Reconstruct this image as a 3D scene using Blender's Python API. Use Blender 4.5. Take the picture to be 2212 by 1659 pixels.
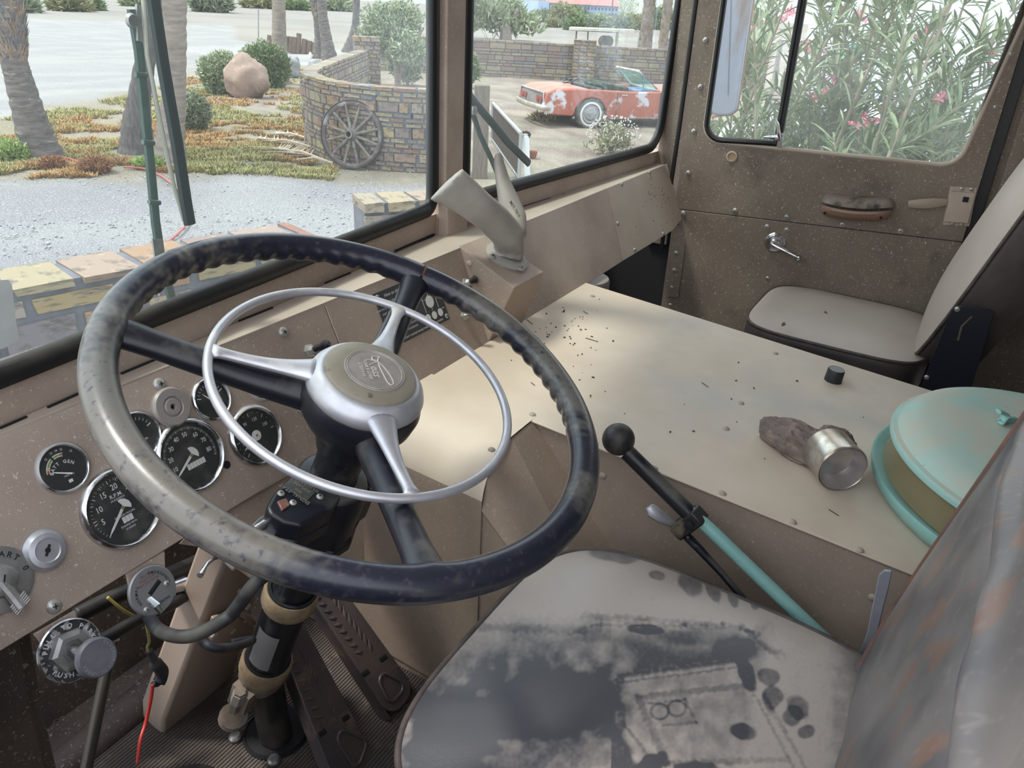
import bpy, math, random
import numpy as np
from mathutils import Vector as V, Matrix, noise
random.seed(11)
sc = bpy.context.scene
for o in list(bpy.data.objects): bpy.data.objects.remove(o)
PI = math.pi; R = math.radians
OZ = 2.4          # every thing is laid out around the eye point, then raised so the outdoor ground is z = 0
# ------------------------------------------------------------------ camera
IW, IH, F = 2212, 1659, 1700.0
def cam_axes(p, r, y):
    p, r, y = R(p), R(r), R(y)
    fw = V((math.cos(p)*math.cos(y), math.cos(p)*math.sin(y), -math.sin(p)))
    rt = V((math.sin(y), -math.cos(y), 0)); dn = fw.cross(rt)
    return rt*math.cos(r)+dn*math.sin(r), -rt*math.sin(r)+dn*math.cos(r), fw
RX, DY, FW = cam_axes(25.9, -3, 28.9)
cd = bpy.data.cameras.new('camera'); cam = bpy.data.objects.new('camera', cd); sc.collection.objects.link(cam)
m = Matrix.Identity(4)
for i in range(3): m[i][0] = RX[i]; m[i][1] = -DY[i]; m[i][2] = -FW[i]
m[2][3] = OZ; cam.matrix_world = m
cd.lens = F/IW*36; cd.sensor_width = 36; cd.clip_start = .02; cd.clip_end = 2000
sc.camera = cam
# ------------------------------------------------------------------ sky, sun, exposure
w = bpy.data.worlds.new('sky'); sc.world = w; w.use_nodes = True; wn = w.node_tree; wn.nodes.clear()
wo = wn.nodes.new('ShaderNodeOutputWorld'); bg = wn.nodes.new('ShaderNodeBackground')
tc = wn.nodes.new('ShaderNodeTexCoord'); sep = wn.nodes.new('ShaderNodeSeparateXYZ'); rp = wn.nodes.new('ShaderNodeValToRGB')
wn.links.new(tc.outputs['Generated'], sep.inputs[0]); wn.links.new(sep.outputs[2], rp.inputs[0])
rp.color_ramp.elements[0].position = 0; rp.color_ramp.elements[0].color = (.95, .965, 1, 1)
rp.color_ramp.elements[1].position = .7; rp.color_ramp.elements[1].color = (.80, .88, 1, 1)
wn.links.new(rp.outputs[0], bg.inputs[0]); bg.inputs[1].default_value = 1.65; wn.links.new(bg.outputs[0], wo.inputs[0])
sl = bpy.data.lights.new('sun', 'SUN'); sl.energy = 2.3; sl.angle = R(8); sl.color = (1, .95, .87)
so = bpy.data.objects.new('sun', sl); sc.collection.objects.link(so)
so.rotation_euler = V((-.25, .35, .95)).to_track_quat('Z', 'Y').to_euler()
sc.view_settings.view_transform = 'Standard'; sc.view_settings.look = 'None'
sc.view_settings.gamma = 1; sc.view_settings.use_curve_mapping = False
sc.view_settings.exposure = .66
# ------------------------------------------------------------------ helpers
def ray(x, y): return (RX*((x-IW/2)/F)+DY*((y-IH/2)/F)+FW).normalized()
def hit(p, n, d): r = ray(*p); n = V(n); return r*(d/r.dot(n))
def zat(p, z): return hit(p, (0, 0, 1), z)
def xat(p, x): return hit(p, (1, 0, 0), x)
def yat(p, y): return hit(p, (0, 1, 0), y)
def gat(x, y, z=-2.4): return zat((x, y), z)
_N = {}
def mat(name, col, rough=.6, metal=0, col2=None, vs=3, vlo=.35, vhi=.65, bump=0, bs=200, fleck=None, fs=260, ft=.08, dust=None, dlo=.45, dhi=.65, ds=6, dup=0, spec=.5, attr=None, stretch=None, det=4, rand=None, trans=0, third=None):
    M = bpy.data.materials.new(name); M.use_nodes = True; t = M.node_tree; N = t.nodes; L = t.links
    b = N['Principled BSDF']; b.inputs['Roughness'].default_value = rough; b.inputs['Metallic'].default_value = metal
    b.inputs['Specular IOR Level'].default_value = spec
    tc = N.new('ShaderNodeTexCoord'); co = tc.outputs['Object']
    if stretch:
        mp = N.new('ShaderNodeMapping'); mp.inputs['Scale'].default_value = stretch; L.new(co, mp.inputs[0]); co = mp.outputs[0]
    def nz(s, d=det, r=.6):
        n = N.new('ShaderNodeTexNoise'); n.inputs['Scale'].default_value = s; n.inputs['Detail'].default_value = d; n.inputs['Roughness'].default_value = r
        L.new(co, n.inputs['Vector']); return n.outputs[0]
    def mr(src, a, z, o0=0, o1=1):
        n = N.new('ShaderNodeMapRange'); n.inputs[1].default_value = a; n.inputs[2].default_value = z; n.inputs[3].default_value = o0; n.inputs[4].default_value = o1
        L.new(src, n.inputs[0]); return n.outputs[0]
    def mx(f, a, c):
        n = N.new('ShaderNodeMix'); n.data_type = 'RGBA'
        if isinstance(f, (int, float)): n.inputs[0].default_value = f
        else: L.new(f, n.inputs[0])
        for k, s in ((6, a), (7, c)):
            if isinstance(s, tuple): n.inputs[k].default_value = (*s[:3], 1)
            else: L.new(s, n.inputs[k])
        return n.outputs[2]
    def mul(a, c):
        n = N.new('ShaderNodeMath'); n.operation = 'MULTIPLY'
        for k, s in ((0, a), (1, c)):
            if isinstance(s, (int, float)): n.inputs[k].default_value = s
            else: L.new(s, n.inputs[k])
        return n.outputs[0]
    cur = tuple(col); rr = None
    if rand:
        oi = N.new('ShaderNodeObjectInfo'); rp = N.new('ShaderNodeValToRGB'); rp.color_ramp.interpolation = 'LINEAR'
        e = rp.color_ramp.elements
        for i, c in enumerate(rand):
            if i < 2: e[i].position = i/(len(rand)-1); e[i].color = (*c, 1)
            else: q = e.new(i/(len(rand)-1)); q.color = (*c, 1)
        for i, c in enumerate(rand): e[i].position = min(1, i/(len(rand)-1))
        for i, c in enumerate(rand): e[i].color = (*c, 1)
        L.new(oi.outputs['Random'], rp.inputs[0]); cur = rp.outputs[0]
    if attr:
        a = N.new('ShaderNodeVertexColor'); a.layer_name = attr; cur = a.outputs[0]
    if col2: cur = mx(mr(nz(vs), vlo, vhi), cur, col2)
    if third: cur = mx(mr(nz(third[1], 5), third[2], third[3]), cur, third[0])
    if fleck:
        v = N.new('ShaderNodeTexNoise'); v.inputs['Scale'].default_value = fs; v.inputs['Detail'].default_value = 1; v.inputs['Distortion'].default_value = 1.5
        L.new(co, v.inputs['Vector']); cur = mx(mr(v.outputs[0], 1-.5+.5*.32-ft, 1-.5+.5*.32-ft+.04), cur, fleck)
    if dust:
        f = mr(nz(ds, 5), dlo, dhi)
        if dup:
            g = N.new('ShaderNodeNewGeometry'); s = N.new('ShaderNodeSeparateXYZ'); L.new(g.outputs['Normal'], s.inputs[0])
            f = mul(f, mr(s.outputs[2], dup, dup+.55))
        cur = mx(f, cur, dust); L.new(mr(f, 0, 1, rough, .9), b.inputs['Roughness'])
        if metal: L.new(mr(f, 0, 1, metal, 0), b.inputs['Metallic'])
    if isinstance(cur, tuple): b.inputs['Base Color'].default_value = (*cur, 1)
    else: L.new(cur, b.inputs['Base Color'])
    if bump:
        bn = N.new('ShaderNodeBump'); bn.inputs['Strength'].default_value = min(1, bump); bn.inputs['Distance'].default_value = .0006*max(1, 200/bs)
        L.new(nz(bs, 3), bn.inputs['Height']); L.new(bn.outputs[0], b.inputs['Normal'])
    if trans: b.inputs['Transmission Weight'].default_value = trans
    M['x'] = 1; return M
def glass(name, tint=(1, 1, 1), haze=.05, hcol=(.75, .8, .82), hs=2.5, lo=.3, hi=.7, fres=.06, hmin=.3):
    M = bpy.data.materials.new(name); M.use_nodes = True; t = M.node_tree; N = t.nodes; L = t.links; N.clear()
    o = N.new('ShaderNodeOutputMaterial'); tr = N.new('ShaderNodeBsdfTransparent'); tr.inputs[0].default_value = (*tint, 1)
    gl = N.new('ShaderNodeBsdfGlossy'); gl.inputs['Roughness'].default_value = .02
    df = N.new('ShaderNodeBsdfDiffuse'); df.inputs[0].default_value = (*hcol, 1)
    tl = N.new('ShaderNodeBsdfTranslucent'); tl.inputs[0].default_value = (*hcol, 1)
    ad = N.new('ShaderNodeMixShader'); ad.inputs[0].default_value = .6; L.new(df.outputs[0], ad.inputs[1]); L.new(tl.outputs[0], ad.inputs[2])
    lw = N.new('ShaderNodeLayerWeight'); lw.inputs[0].default_value = .12
    mm = N.new('ShaderNodeMath'); mm.operation = 'MULTIPLY_ADD'; mm.inputs[1].default_value = .16; mm.inputs[2].default_value = fres*.12; L.new(lw.outputs['Fresnel'], mm.inputs[0])
    m1 = N.new('ShaderNodeMixShader'); L.new(mm.outputs[0], m1.inputs[0]); L.new(tr.outputs[0], m1.inputs[1]); L.new(gl.outputs[0], m1.inputs[2])
    tc = N.new('ShaderNodeTexCoord'); nz = N.new('ShaderNodeTexNoise'); nz.inputs['Scale'].default_value = hs; nz.inputs['Detail'].default_value = 6; L.new(tc.outputs['Object'], nz.inputs['Vector'])
    mr = N.new('ShaderNodeMapRange'); mr.inputs[1].default_value = lo; mr.inputs[2].default_value = hi; mr.inputs[3].default_value = haze*hmin; mr.inputs[4].default_value = haze; L.new(nz.outputs[0], mr.inputs[0])
    m2 = N.new('ShaderNodeMixShader'); L.new(mr.outputs[0], m2.inputs[0]); L.new(m1.outputs[0], m2.inputs[1]); L.new(ad.outputs[0], m2.inputs[2])
    L.new(m2.outputs[0], o.inputs[0]); return M

def frame(n, up):
    n = V(n).normalized(); u = V(up).cross(n).normalized(); return Matrix((u, n.cross(u), n)).transposed()   # columns: right, up, out
class MB:
    def __init__(s): s.v = []; s.f = []; s.m = []; s.k = 0; s.c = None
    def add(s, vs, fs):
        b = len(s.v); s.v += [tuple(p) for p in vs]; s.f += [tuple(b+i for i in q) for q in fs]; s.m += [s.k]*len(fs); return s
    def box(s, c, d, fr=None, j=0):
        c = V(c); P = []
        for z in (-.5, .5):
            for x, y in ((-.5, -.5), (.5, -.5), (.5, .5), (-.5, .5)):
                q = V((x*d[0]+random.uniform(-j, j), y*d[1]+random.uniform(-j, j), z*d[2]+random.uniform(-j, j)))
                P.append(c+(fr @ q if fr else q))
        return s.add(P, [(3, 2, 1, 0), (4, 5, 6, 7), (0, 1, 5, 4), (1, 2, 6, 5), (2, 3, 7, 6), (3, 0, 4, 7)])
    def prism(s, pts, vec):
        pts = [V(p) for p in pts]; vec = V(vec); n = len(pts)
        nn = V((0, 0, 0))
        for i in range(n): nn += (pts[i]-pts[0]).cross(pts[(i+1) % n]-pts[0])
        if nn.dot(vec) > 0: pts = pts[::-1]
        P = pts+[p+vec for p in pts]
        return s.add(P, [tuple(range(n)), tuple(range(2*n-1, n-1, -1))]+[(i, i+n, (i+1) % n+n, (i+1) % n) for i in range(n)])
    def quad(s, a, b, c, d): return s.add([a, b, c, d], [(0, 1, 2, 3)])
    def tube(s, pts, r, seg=10, closed=False, cap=True, flat=None):
        pts = [V(p) for p in pts]; n = len(pts); rs = r if isinstance(r, list) else [r]*n; P = []; F = []
        T = []
        for i in range(n):
            a = pts[(i-1) % n] if (closed or i) else pts[0]; b = pts[(i+1) % n] if (closed or i < n-1) else pts[-1]
            T.append((b-a).normalized())
        u = T[0].orthogonal().normalized() if flat is None else (V(flat)-T[0]*V(flat).dot(T[0])).normalized()
        for i in range(n):
            u = (u-T[i]*u.dot(T[i])).normalized(); w_ = T[i].cross(u); rr = rs[i]
            ru, rv = rr if isinstance(rr, tuple) else (rr, rr)
            for k in range(seg):
                a = 2*PI*k/seg; P.append(pts[i]+u*(math.cos(a)*ru)+w_*(math.sin(a)*rv))
        for i in range(n if closed else n-1):
            for k in range(seg):
                j = (i+1) % n; F.append((i*seg+k, i*seg+(k+1) % seg, j*seg+(k+1) % seg, j*seg+k))
        if not closed and cap: F += [tuple(range(seg-1, -1, -1)), tuple(range((n-1)*seg, n*seg))]
        return s.add(P, F)
    def lathe(s, O, ax, prof, seg=32, up=None):
        O = V(O); ax = V(ax).normalized(); u = ax.orthogonal().normalized() if up is None else (V(up)-ax*V(up).dot(ax)).normalized(); w_ = ax.cross(u); P = []; F = []; idx = []
        for r, h in prof:
            if r <= 1e-7: idx.append([len(P)]*seg); P.append(O+ax*h)
            else:
                idx.append(list(range(len(P), len(P)+seg)))
                for k in range(seg): a = 2*PI*k/seg; P.append(O+ax*h+u*(r*math.cos(a))+w_*(r*math.sin(a)))
        for i in range(len(prof)-1):
            for k in range(seg):
                a, b, c, d = idx[i][k], idx[i][(k+1) % seg], idx[i+1][(k+1) % seg], idx[i+1][k]
                q = []
                for t in (a, b, c, d):
                    if t not in q: q.append(t)
                if len(q) > 2: F.append(tuple(q))
        return s.add(P, F)
    def ball(s, c, r, seg=16, rings=10, fr=None, jit=0, ns=3, sd=0):
        c = V(c); r = r if isinstance(r, (tuple, list)) else (r, r, r); P = []; F = []
        for i in range(rings+1):
            a = PI*i/rings
            for k in range(seg if 0 < i < rings else 1):
                b = 2*PI*k/seg; q = V((math.sin(a)*math.cos(b), math.sin(a)*math.sin(b), math.cos(a)))
                if jit: q *= 1+jit*noise.noise(q*ns+V((sd, sd*1.7, 0)))+jit*.4*noise.noise(q*ns*3+V((sd, 0, sd)))
                q = V((q.x*r[0], q.y*r[1], q.z*r[2])); P.append(c+(fr @ q if fr else q))
        st = lambda i: 0 if i == 0 else 1+(i-1)*seg
        for i in range(rings):
            for k in range(seg):
                k2 = (k+1) % seg
                if i == 0: F.append((0, 1+k, 1+k2))
                elif i == rings-1: F.append((st(i)+k, st(rings), st(i)+k2))
                else: F.append((st(i)+k, st(i+1)+k, st(i+1)+k2, st(i)+k2))
        return s.add(P, F)
    def grid(s, fn, nu, nv, cu=False):
        P = [fn(i/nu, j/nv) for j in range(nv+1) for i in range(nu+(0 if cu else 1))]; W = nu if cu else nu+1; F = []
        for j in range(nv):
            for i in range(nu): i2 = (i+1) % W; F.append((j*W+i, j*W+i2, (j+1)*W+i2, (j+1)*W+i))
        return s.add(P, F)
    def build(s, name, mats, parent=None, smooth=30, bevel=0, label=None, cat=None, group=None, kind=None, solid=0, seg=2):
        me = bpy.data.meshes.new(name); me.from_pydata(s.v, [], s.f); mats = mats if isinstance(mats, (list, tuple)) else [mats]
        for q in mats: me.materials.append(q)
        if any(s.m): me.polygons.foreach_set('material_index', s.m)
        if s.c is not None:
            a = me.color_attributes.new('col', 'FLOAT_COLOR', 'POINT'); a.data.foreach_set('color', np.array(s.c, dtype=np.float32).ravel())
        me.validate(); me.update()
        if smooth: me.shade_smooth(); me.set_sharp_from_angle(angle=R(smooth))
        o = bpy.data.objects.new(name, me); sc.collection.objects.link(o)
        if parent: o.parent = parent
        if bevel:
            b = o.modifiers.new('b', 'BEVEL'); b.width = bevel; b.segments = seg; b.limit_method = 'ANGLE'; b.angle_limit = R(35); b.harden_normals = False
        if solid: b = o.modifiers.new('s', 'SOLIDIFY'); b.thickness = solid
        tag(o, label, cat, group, kind); return o
def tag(o, label=None, cat=None, group=None, kind=None):
    for k, x in (('label', label), ('category', cat), ('group', group), ('kind', kind)):
        if x: o[k] = x
    return o
def thing(name, label=None, cat=None, loc=(0, 0, 0), group=None, kind=None):
    o = bpy.data.objects.new(name, None); sc.collection.objects.link(o); tag(o, label, cat, group, kind); o.empty_display_size = .05
    return o
def inst(src, name, parent, M4):
    o = bpy.data.objects.new(name, src.data if hasattr(src, 'data') else src); sc.collection.objects.link(o)
    if parent: o.parent = parent
    o.matrix_local = M4; return o
def m4(pos, fr, s=1):
    a = (fr @ Matrix.Diagonal(V((s, s, s)) if isinstance(s, (int, float)) else V(s))).to_4x4(); a.translation = V(pos); return a
_G = {}
def glyph(s, bold=0, ital=0):
    k = (s, bold, ital)
    if k not in _G:
        c = bpy.data.curves.new('g', 'FONT'); c.body = s; c.size = 1; c.offset = bold; c.shear = ital; c.resolution_u = 2; c.align_x = 'CENTER'; c.align_y = 'CENTER'
        o = bpy.data.objects.new('g', c); sc.collection.objects.link(o); dg = bpy.context.evaluated_depsgraph_get()
        me = bpy.data.meshes.new_from_object(o.evaluated_get(dg))
        _G[k] = ([tuple(q.co) for q in me.vertices], [tuple(p.vertices) for p in me.polygons])
        bpy.data.objects.remove(o); bpy.data.curves.remove(c); bpy.data.meshes.remove(me)
    return _G[k]
def text(mb, s, P, fr, size, bold=.01, ital=0, sx=1, depth=0):
    vs, fs = glyph(s, bold, ital); P = V(P)
    f = [P+fr @ V((x*size*sx, y*size, depth)) for x, y, z in vs]
    mb.add(f, fs)
    if depth:
        # side walls from boundary edges
        ed = {}
        for q in fs:
            for i in range(len(q)):
                e = (q[i], q[(i+1) % len(q)]); ed[e] = 1
        bd = [e for e in ed if (e[1], e[0]) not in ed]; b = len(mb.v)
        mb.v += [tuple(P+fr @ V((x*size*sx, y*size, 0))) for x, y, z in vs]; t0 = b-len(vs)
        for a, c in bd: mb.f.append((t0+a, b+a, b+c, t0+c)); mb.m.append(mb.k)
def arctext(mb, s, P, fr, rad, mid, size, step, bold=.01, flip=False, lift=0):
    n = len(s)
    for i, ch in enumerate(s):
        if ch == ' ': continue
        a = R(mid)+(-1 if not flip else 1)*(i-(n-1)/2)*step
        ca, sa = math.cos(a), math.sin(a); p = V(P)+fr @ V((rad*ca, rad*sa, lift)); g = 1 if not flip else -1
        up = fr @ V((ca*g, sa*g, 0)); out = fr @ V((0, 0, 1)); text(mb, ch, p, Matrix((up.cross(out), up, out)).transposed(), size, bold)
def rloop(pts, rad, n=6):
    """rounded polygon, 3D coplanar"""
    out = []; N_ = len(pts); rad = rad if isinstance(rad, (list, tuple)) else [rad]*N_
    for i in range(N_):
        p = V(pts[i]); a = (V(pts[i-1])-p).normalized(); b = (V(pts[(i+1) % N_])-p).normalized(); r = rad[i]
        if r <= 0: out.append(p); continue
        ang = a.angle(b); d = r/math.tan(ang/2); c = p+(a+b).normalized()*(r/math.sin(ang/2)); s0 = p+a*d-c; s1 = p+b*d-c
        for k in range(n+1):
            t = k/n; th = s0.angle(s1); q = (s0*math.sin((1-t)*th)+s1*math.sin(t*th))/math.sin(th); out.append(c+q)
    return out
def holed(mb, outer, inner, vec):
    """plate: convex outer polygon with a hole; both loops coplanar 3D"""
    inner = [V(p) for p in inner]; outer = [V(p) for p in outer]; c = sum(inner, V((0, 0, 0)))/len(inner)
    nrm = V(vec).normalized(); u = (inner[0]-c).normalized(); w_ = nrm.cross(u)
    an = lambda p: math.atan2((p-c).dot(w_), (p-c).dot(u)); to2 = lambda p: ((p-c).dot(u), (p-c).dot(w_))
    def cast(a):
        dx, dy = math.cos(a), math.sin(a); best = None
        for i in range(len(outer)):
            x1, y1 = to2(outer[i]); x2, y2 = to2(outer[(i+1) % len(outer)]); ex, ey = x2-x1, y2-y1; den = dx*ey-dy*ex
            if abs(den) < 1e-12: continue
            t = (x1*ey-y1*ex)/den; s_ = (x1*dy-y1*dx)/den
            if t > 0 and -1e-6 <= s_ <= 1+1e-6 and (best is None or t < best): best = t
        return c+u*(dx*best)+w_*(dy*best)
    L1 = sorted(inner, key=an); A = [(an(p), p, None) for p in L1]
    items = [(an(p), p, cast(an(p))) for p in L1]
    for p in outer:
        a = an(p)
        lo = max([q for q in items if q[0] <= a], default=items[-1], key=lambda q: q[0]); hi = min([q for q in items if q[0] > a], default=items[0], key=lambda q: q[0])
        items.append((a, None, p))
    items.sort(key=lambda q: q[0]); 
    # fill inner for corner rays by interpolation
    n = len(items); IN = []; OU = []
    for i, (a, p, q) in enumerate(items):
        if p is None:
            k = i-1
            while items[k][1] is None: k -= 1
            j = (i+1) % n
            while items[j][1] is None: j = (j+1) % n
            p1, p2 = items[k][1], items[j][1]; x1, y1 = to2(p1); x2, y2 = to2(p2); ex, ey = x2-x1, y2-y1; dx, dy = math.cos(a), math.sin(a); den = dx*ey-dy*ex
            t = (x1*ey-y1*ex)/den; p = c+u*(dx*t)+w_*(dy*t)
        IN.append(p); OU.append(q)
    v = V(vec); P = IN+OU+[p+v for p in IN]+[p+v for p in OU]; F_ = []
    for i in range(n):
        j = (i+1) % n; F_ += [(i, j, n+j, n+i), (2*n+i, 3*n+i, 3*n+j, 2*n+j), (i, 2*n+i, 2*n+j, j), (n+i, n+j, 3*n+j, 3*n+i)]
    mb.add(P, F_)
# ------------------------------------------------------------------ materials
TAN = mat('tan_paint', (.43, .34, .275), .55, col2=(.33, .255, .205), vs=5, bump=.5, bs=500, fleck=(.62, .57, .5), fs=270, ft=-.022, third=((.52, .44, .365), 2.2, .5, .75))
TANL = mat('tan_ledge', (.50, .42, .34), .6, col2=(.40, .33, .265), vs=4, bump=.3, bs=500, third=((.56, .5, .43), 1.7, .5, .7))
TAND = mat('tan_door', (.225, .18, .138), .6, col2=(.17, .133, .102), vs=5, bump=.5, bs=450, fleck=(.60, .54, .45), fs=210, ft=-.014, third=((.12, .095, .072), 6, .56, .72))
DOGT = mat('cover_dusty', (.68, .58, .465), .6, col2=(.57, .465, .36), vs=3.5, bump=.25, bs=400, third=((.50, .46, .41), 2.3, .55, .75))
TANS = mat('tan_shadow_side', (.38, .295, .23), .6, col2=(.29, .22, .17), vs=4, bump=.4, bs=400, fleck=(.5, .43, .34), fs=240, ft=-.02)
BROWN = mat('brown_frame', (.10, .075, .06), .7, col2=(.06, .045, .038), vs=8, bump=.4, bs=200, fleck=(.3, .25, .2), fs=150, ft=.0)
BLK = mat('black_plastic', (.010, .011, .017), .36, dust=(.18, .165, .135), dlo=.50, dhi=.85, ds=9, dup=.15, bump=.15, bs=300)
RIM = mat('rim_plastic', (1, 1, 1), .30, attr='col', bump=.1, bs=300, third=((.035, .035, .045), 130, .56, .70))
RUB = mat('rubber', (.009, .009, .010), .5, dust=(.09, .078, .058), dlo=.42, dhi=.8, ds=8, dup=.1)
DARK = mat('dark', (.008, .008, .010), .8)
STEEL = mat('steel', (.62, .62, .63), .28, 1, col2=(.45, .45, .46), vs=40)
CHROME = mat('chrome', (.60, .60, .62), .17, 1, dust=(.4, .37, .33), dlo=.5, dhi=.75, ds=30)
SILV = mat('satin_silver', (.56, .56, .59), .42, .7, col2=(.47, .47, .50), vs=30, dust=(.45, .42, .37), dlo=.5, dhi=.8, ds=14, dup=.2)
ALU = mat('aluminium', (.42, .41, .40), .45, .7, col2=(.3, .29, .28), vs=50, bump=.2)
OLV = mat('olive_cap', (.20, .17, .12), .5, col2=(.25, .22, .17), vs=18, third=((.12, .10, .07), 60, .62, .7))
EMB = mat('emblem', (.27, .235, .21), .4, .2, col2=(.34, .3, .27), vs=60)
EMBL = mat('emblem_raised', (.58, .52, .46), .4, .3)
DIAL = mat('dial_black', (.018, .02, .02), .55, dust=(.14, .13, .11), dlo=.5, dhi=.9, ds=25)
WHT = mat('white_print', (.72, .72, .68), .5)
GRN = mat('dial_green', (.22, .3, .12), .5); REDP = mat('dial_red', (.35, .08, .06), .5); YELP = mat('dial_yellow', (.5, .45, .2), .5)
GLS = glass('gauge_glass', haze=.09, hcol=(.5, .48, .42), hs=20)
WSG = glass('windscreen_glass', tint=(.93, .965, .95), haze=.10, hcol=(.80, .88, .92), hs=1.6, lo=.45, hi=.8, hmin=.25)
SWG = glass('side_glass', tint=(.95, .97, .96), haze=.13, hcol=(.85, .87, .86), hs=2.4, lo=.4, hi=.75, hmin=.35)
DUCT = mat('grey_duct', (.33, .31, .28), .5, col2=(.27, .255, .235), vs=14, dust=(.42, .385, .33), dlo=.3, dhi=.7, ds=5, dup=-.1, bump=.1)
TURQ = mat('turquoise', (.24, .47, .43), .35, col2=(.30, .54, .49), vs=8, third=((.55, .6, .52), 9, .6, .75), spec=.5)
TURQL = mat('turquoise_lid', (.33, .55, .50), .38, dust=(.50, .52, .43), dlo=.36, dhi=.56, ds=7, dup=.2, third=((.3, .27, .2), 45, .66, .7))
OLIVE = mat('olive_tin', (.19, .155, .08), .35, col2=(.23, .19, .105), vs=6, bump=.05)
VINYL = mat('black_vinyl', (.035, .037, .045), .42, dust=(.26, .235, .205), dlo=.35, dhi=.8, ds=5, bump=.35, bs=160, third=((.22, .10, .06), 26, .62, .72))
VBEI = mat('beige_vinyl', (.50, .42, .355), .5, col2=(.43, .36, .305), vs=4, bump=.15, bs=300, third=((.46, .4, .345), 6, .5, .7))
PIPE = mat('dark_piping', (.06, .045, .042), .6, col2=(.11, .085, .075), vs=30)
RAG = mat('rag_cloth', (.26, .20, .17), .9, col2=(.14, .11, .10), vs=25, bump=.9, bs=120, third=((.4, .32, .24), 12, .55, .7))
MATR = mat('ribbed_rubber', (.10, .08, .068), .7, col2=(.06, .048, .044), vs=9, bump=.3, third=((.2, .16, .13), 14, .55, .75))
PEDAL = mat('pedal_metal', (.085, .075, .085), .45, .4, col2=(.14, .11, .10), vs=12, third=((.25, .17, .12), 16, .58, .72), bump=.2)
TAPE = mat('taped_cable', (.025, .025, .033), .5, dust=(.13, .12, .10), dlo=.45, dhi=.7, ds=12, dup=0)
CORK = mat('tan_coated_ring', (.34, .25, .155), .85, col2=(.22, .155, .09), vs=60, bump=1, bs=120)
ARMR = mat('armrest_vinyl', (.33, .20, .14), .45, col2=(.25, .15, .11), vs=8)
ARMT = mat('armrest_top', (.23, .18, .145), .45, col2=(.04, .035, .035), vs=14, vlo=.5, vhi=.65)
WIPG = mat('wiper_green', (.075, .12, .095), .4, col2=(.05, .085, .075), vs=20); WIPD = mat('wiper_rubber', (.012, .022, .022), .45)
WIPL = mat('wiper_tan_edge', (.34, .32, .27), .5)
print('mats ok')
# ================================================================== cab shell
TH = R(24.45); ND = V((0, math.cos(TH), -math.sin(TH))); DD = .94
FD = frame(-ND, (0, math.sin(TH), math.cos(TH)))
def dp(x, y, off=0): return hit((x, y), ND, DD-off)
def face(mb, pts, th, off=0, n=None): n = n or -ND; mb.prism([p+V(n)*(off-th) for p in pts], V(n)*th)
FZ = -1.15
def wl(x, z): return V((x, .81+.0931*x, z))
def wr(x, z): return V((x, 1.0-.053*x, z))
# floor with its rubber mat and ribs
mb = MB().box((1.3, .32, FZ-.02), (2.4, 1.66, .04)); floor = mb.build('floor', BROWN, kind='structure')
mb = MB()
mb.box((.55, .52, FZ+.002), (.66, .95, .004)); k = .07
while k < .99:
    mb.box((.55, k, FZ+.0045), (.66, .0028, .0022)); k += .0062
ribs = mb.build('floor_covering', MATR, floor, smooth=0, kind='stuff')
hole = MB().lathe((.645, .78, FZ+.012), (0, 0, 1), [(0, 0), (.05, 0), (.052, .003), (.055, -.004)], 24).build('column_hole', DARK, floor)
bolt_m = MB().lathe((0, 0, 0), (0, 0, 1), [(.011, -.002), (.011, .002), (.008, .006), (0, .0075)], 12)
b0 = None
for p in ((508, 1592), (592, 1642), (545, 1500)):
    P = zat(p, FZ+.01)
    if b0 is None: b0 = bolt_m.build('bolt', ALU, floor); b0.matrix_local = Matrix.Translation(P)
    else: inst(b0, 'bolt', floor, Matrix.Translation(P))
MB().box((.85, 1.13, -.83), (1.3, .03, .66)).build('firewall', BROWN, kind='structure'); MB().box((2.0, 1.13, -.83), (1.0, .03, .66)).build('firewall', DARK, kind='structure')  # passenger half near black: the footwell shade is put into its colour
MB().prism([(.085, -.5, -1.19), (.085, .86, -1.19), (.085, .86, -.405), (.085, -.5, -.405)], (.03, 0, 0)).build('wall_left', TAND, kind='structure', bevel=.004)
MB().box((1.35, -.52, -.3), (2.3, .03, 1.75)).build('wall_back', BROWN, kind='structure')
MB().prism([(.22, -.5, .56), (.22, .84, .56), (1.37, .945, .56), (2.47, .87, .56), (2.55, -.5, .56)], (0, 0, .03)).build('ceiling', TAN, kind='structure')
# front wall: fascia under the glass, header, posts
ZL = -.444
mb = MB()
mb.prism([wl(.2, -.404)+V((0, .003, 0)), wl(1.37, -.404)+V((0, .003, 0)), wl(1.37, ZL-.01)+V((0, .003, 0)), wl(.2, ZL-.01)+V((0, .003, 0))], (0, .05, 0))
mb.prism([wr(1.37, -.404)+V((0, .003, 0)), wr(2.46, -.404)+V((0, .003, 0)), wr(2.46, ZL-.01)+V((0, .003, 0)), wr(1.37, ZL-.01)+V((0, .003, 0))], (0, .05, 0))
mb.prism([wl(.2, .5), wl(1.37, .5), wl(1.37, .6), wl(.2, .6)], (0, .04, 0)); mb.prism([wr(1.37, .5), wr(2.46, .5), wr(2.46, .6), wr(1.37, .6)], (0, .04, 0))
wf = mb.build('wall_front', TAN, kind='structure', smooth=0)
# centre post, runs down onto the ledge
mb = MB(); mb.prism([(1.335, .915, -.46), (1.335, .965, -.46), (1.412, .965, -.46), (1.40, .915, -.46)], (0, 0, 1.06)); mb.prism([(1.328, .905, -.46), (1.328, .93, -.46), (1.405, .925, -.46), (1.398, .90, -.46)], (0, 0, .10))
mb.build('trim_1', TAN, kind='structure', bevel=.004)
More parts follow.
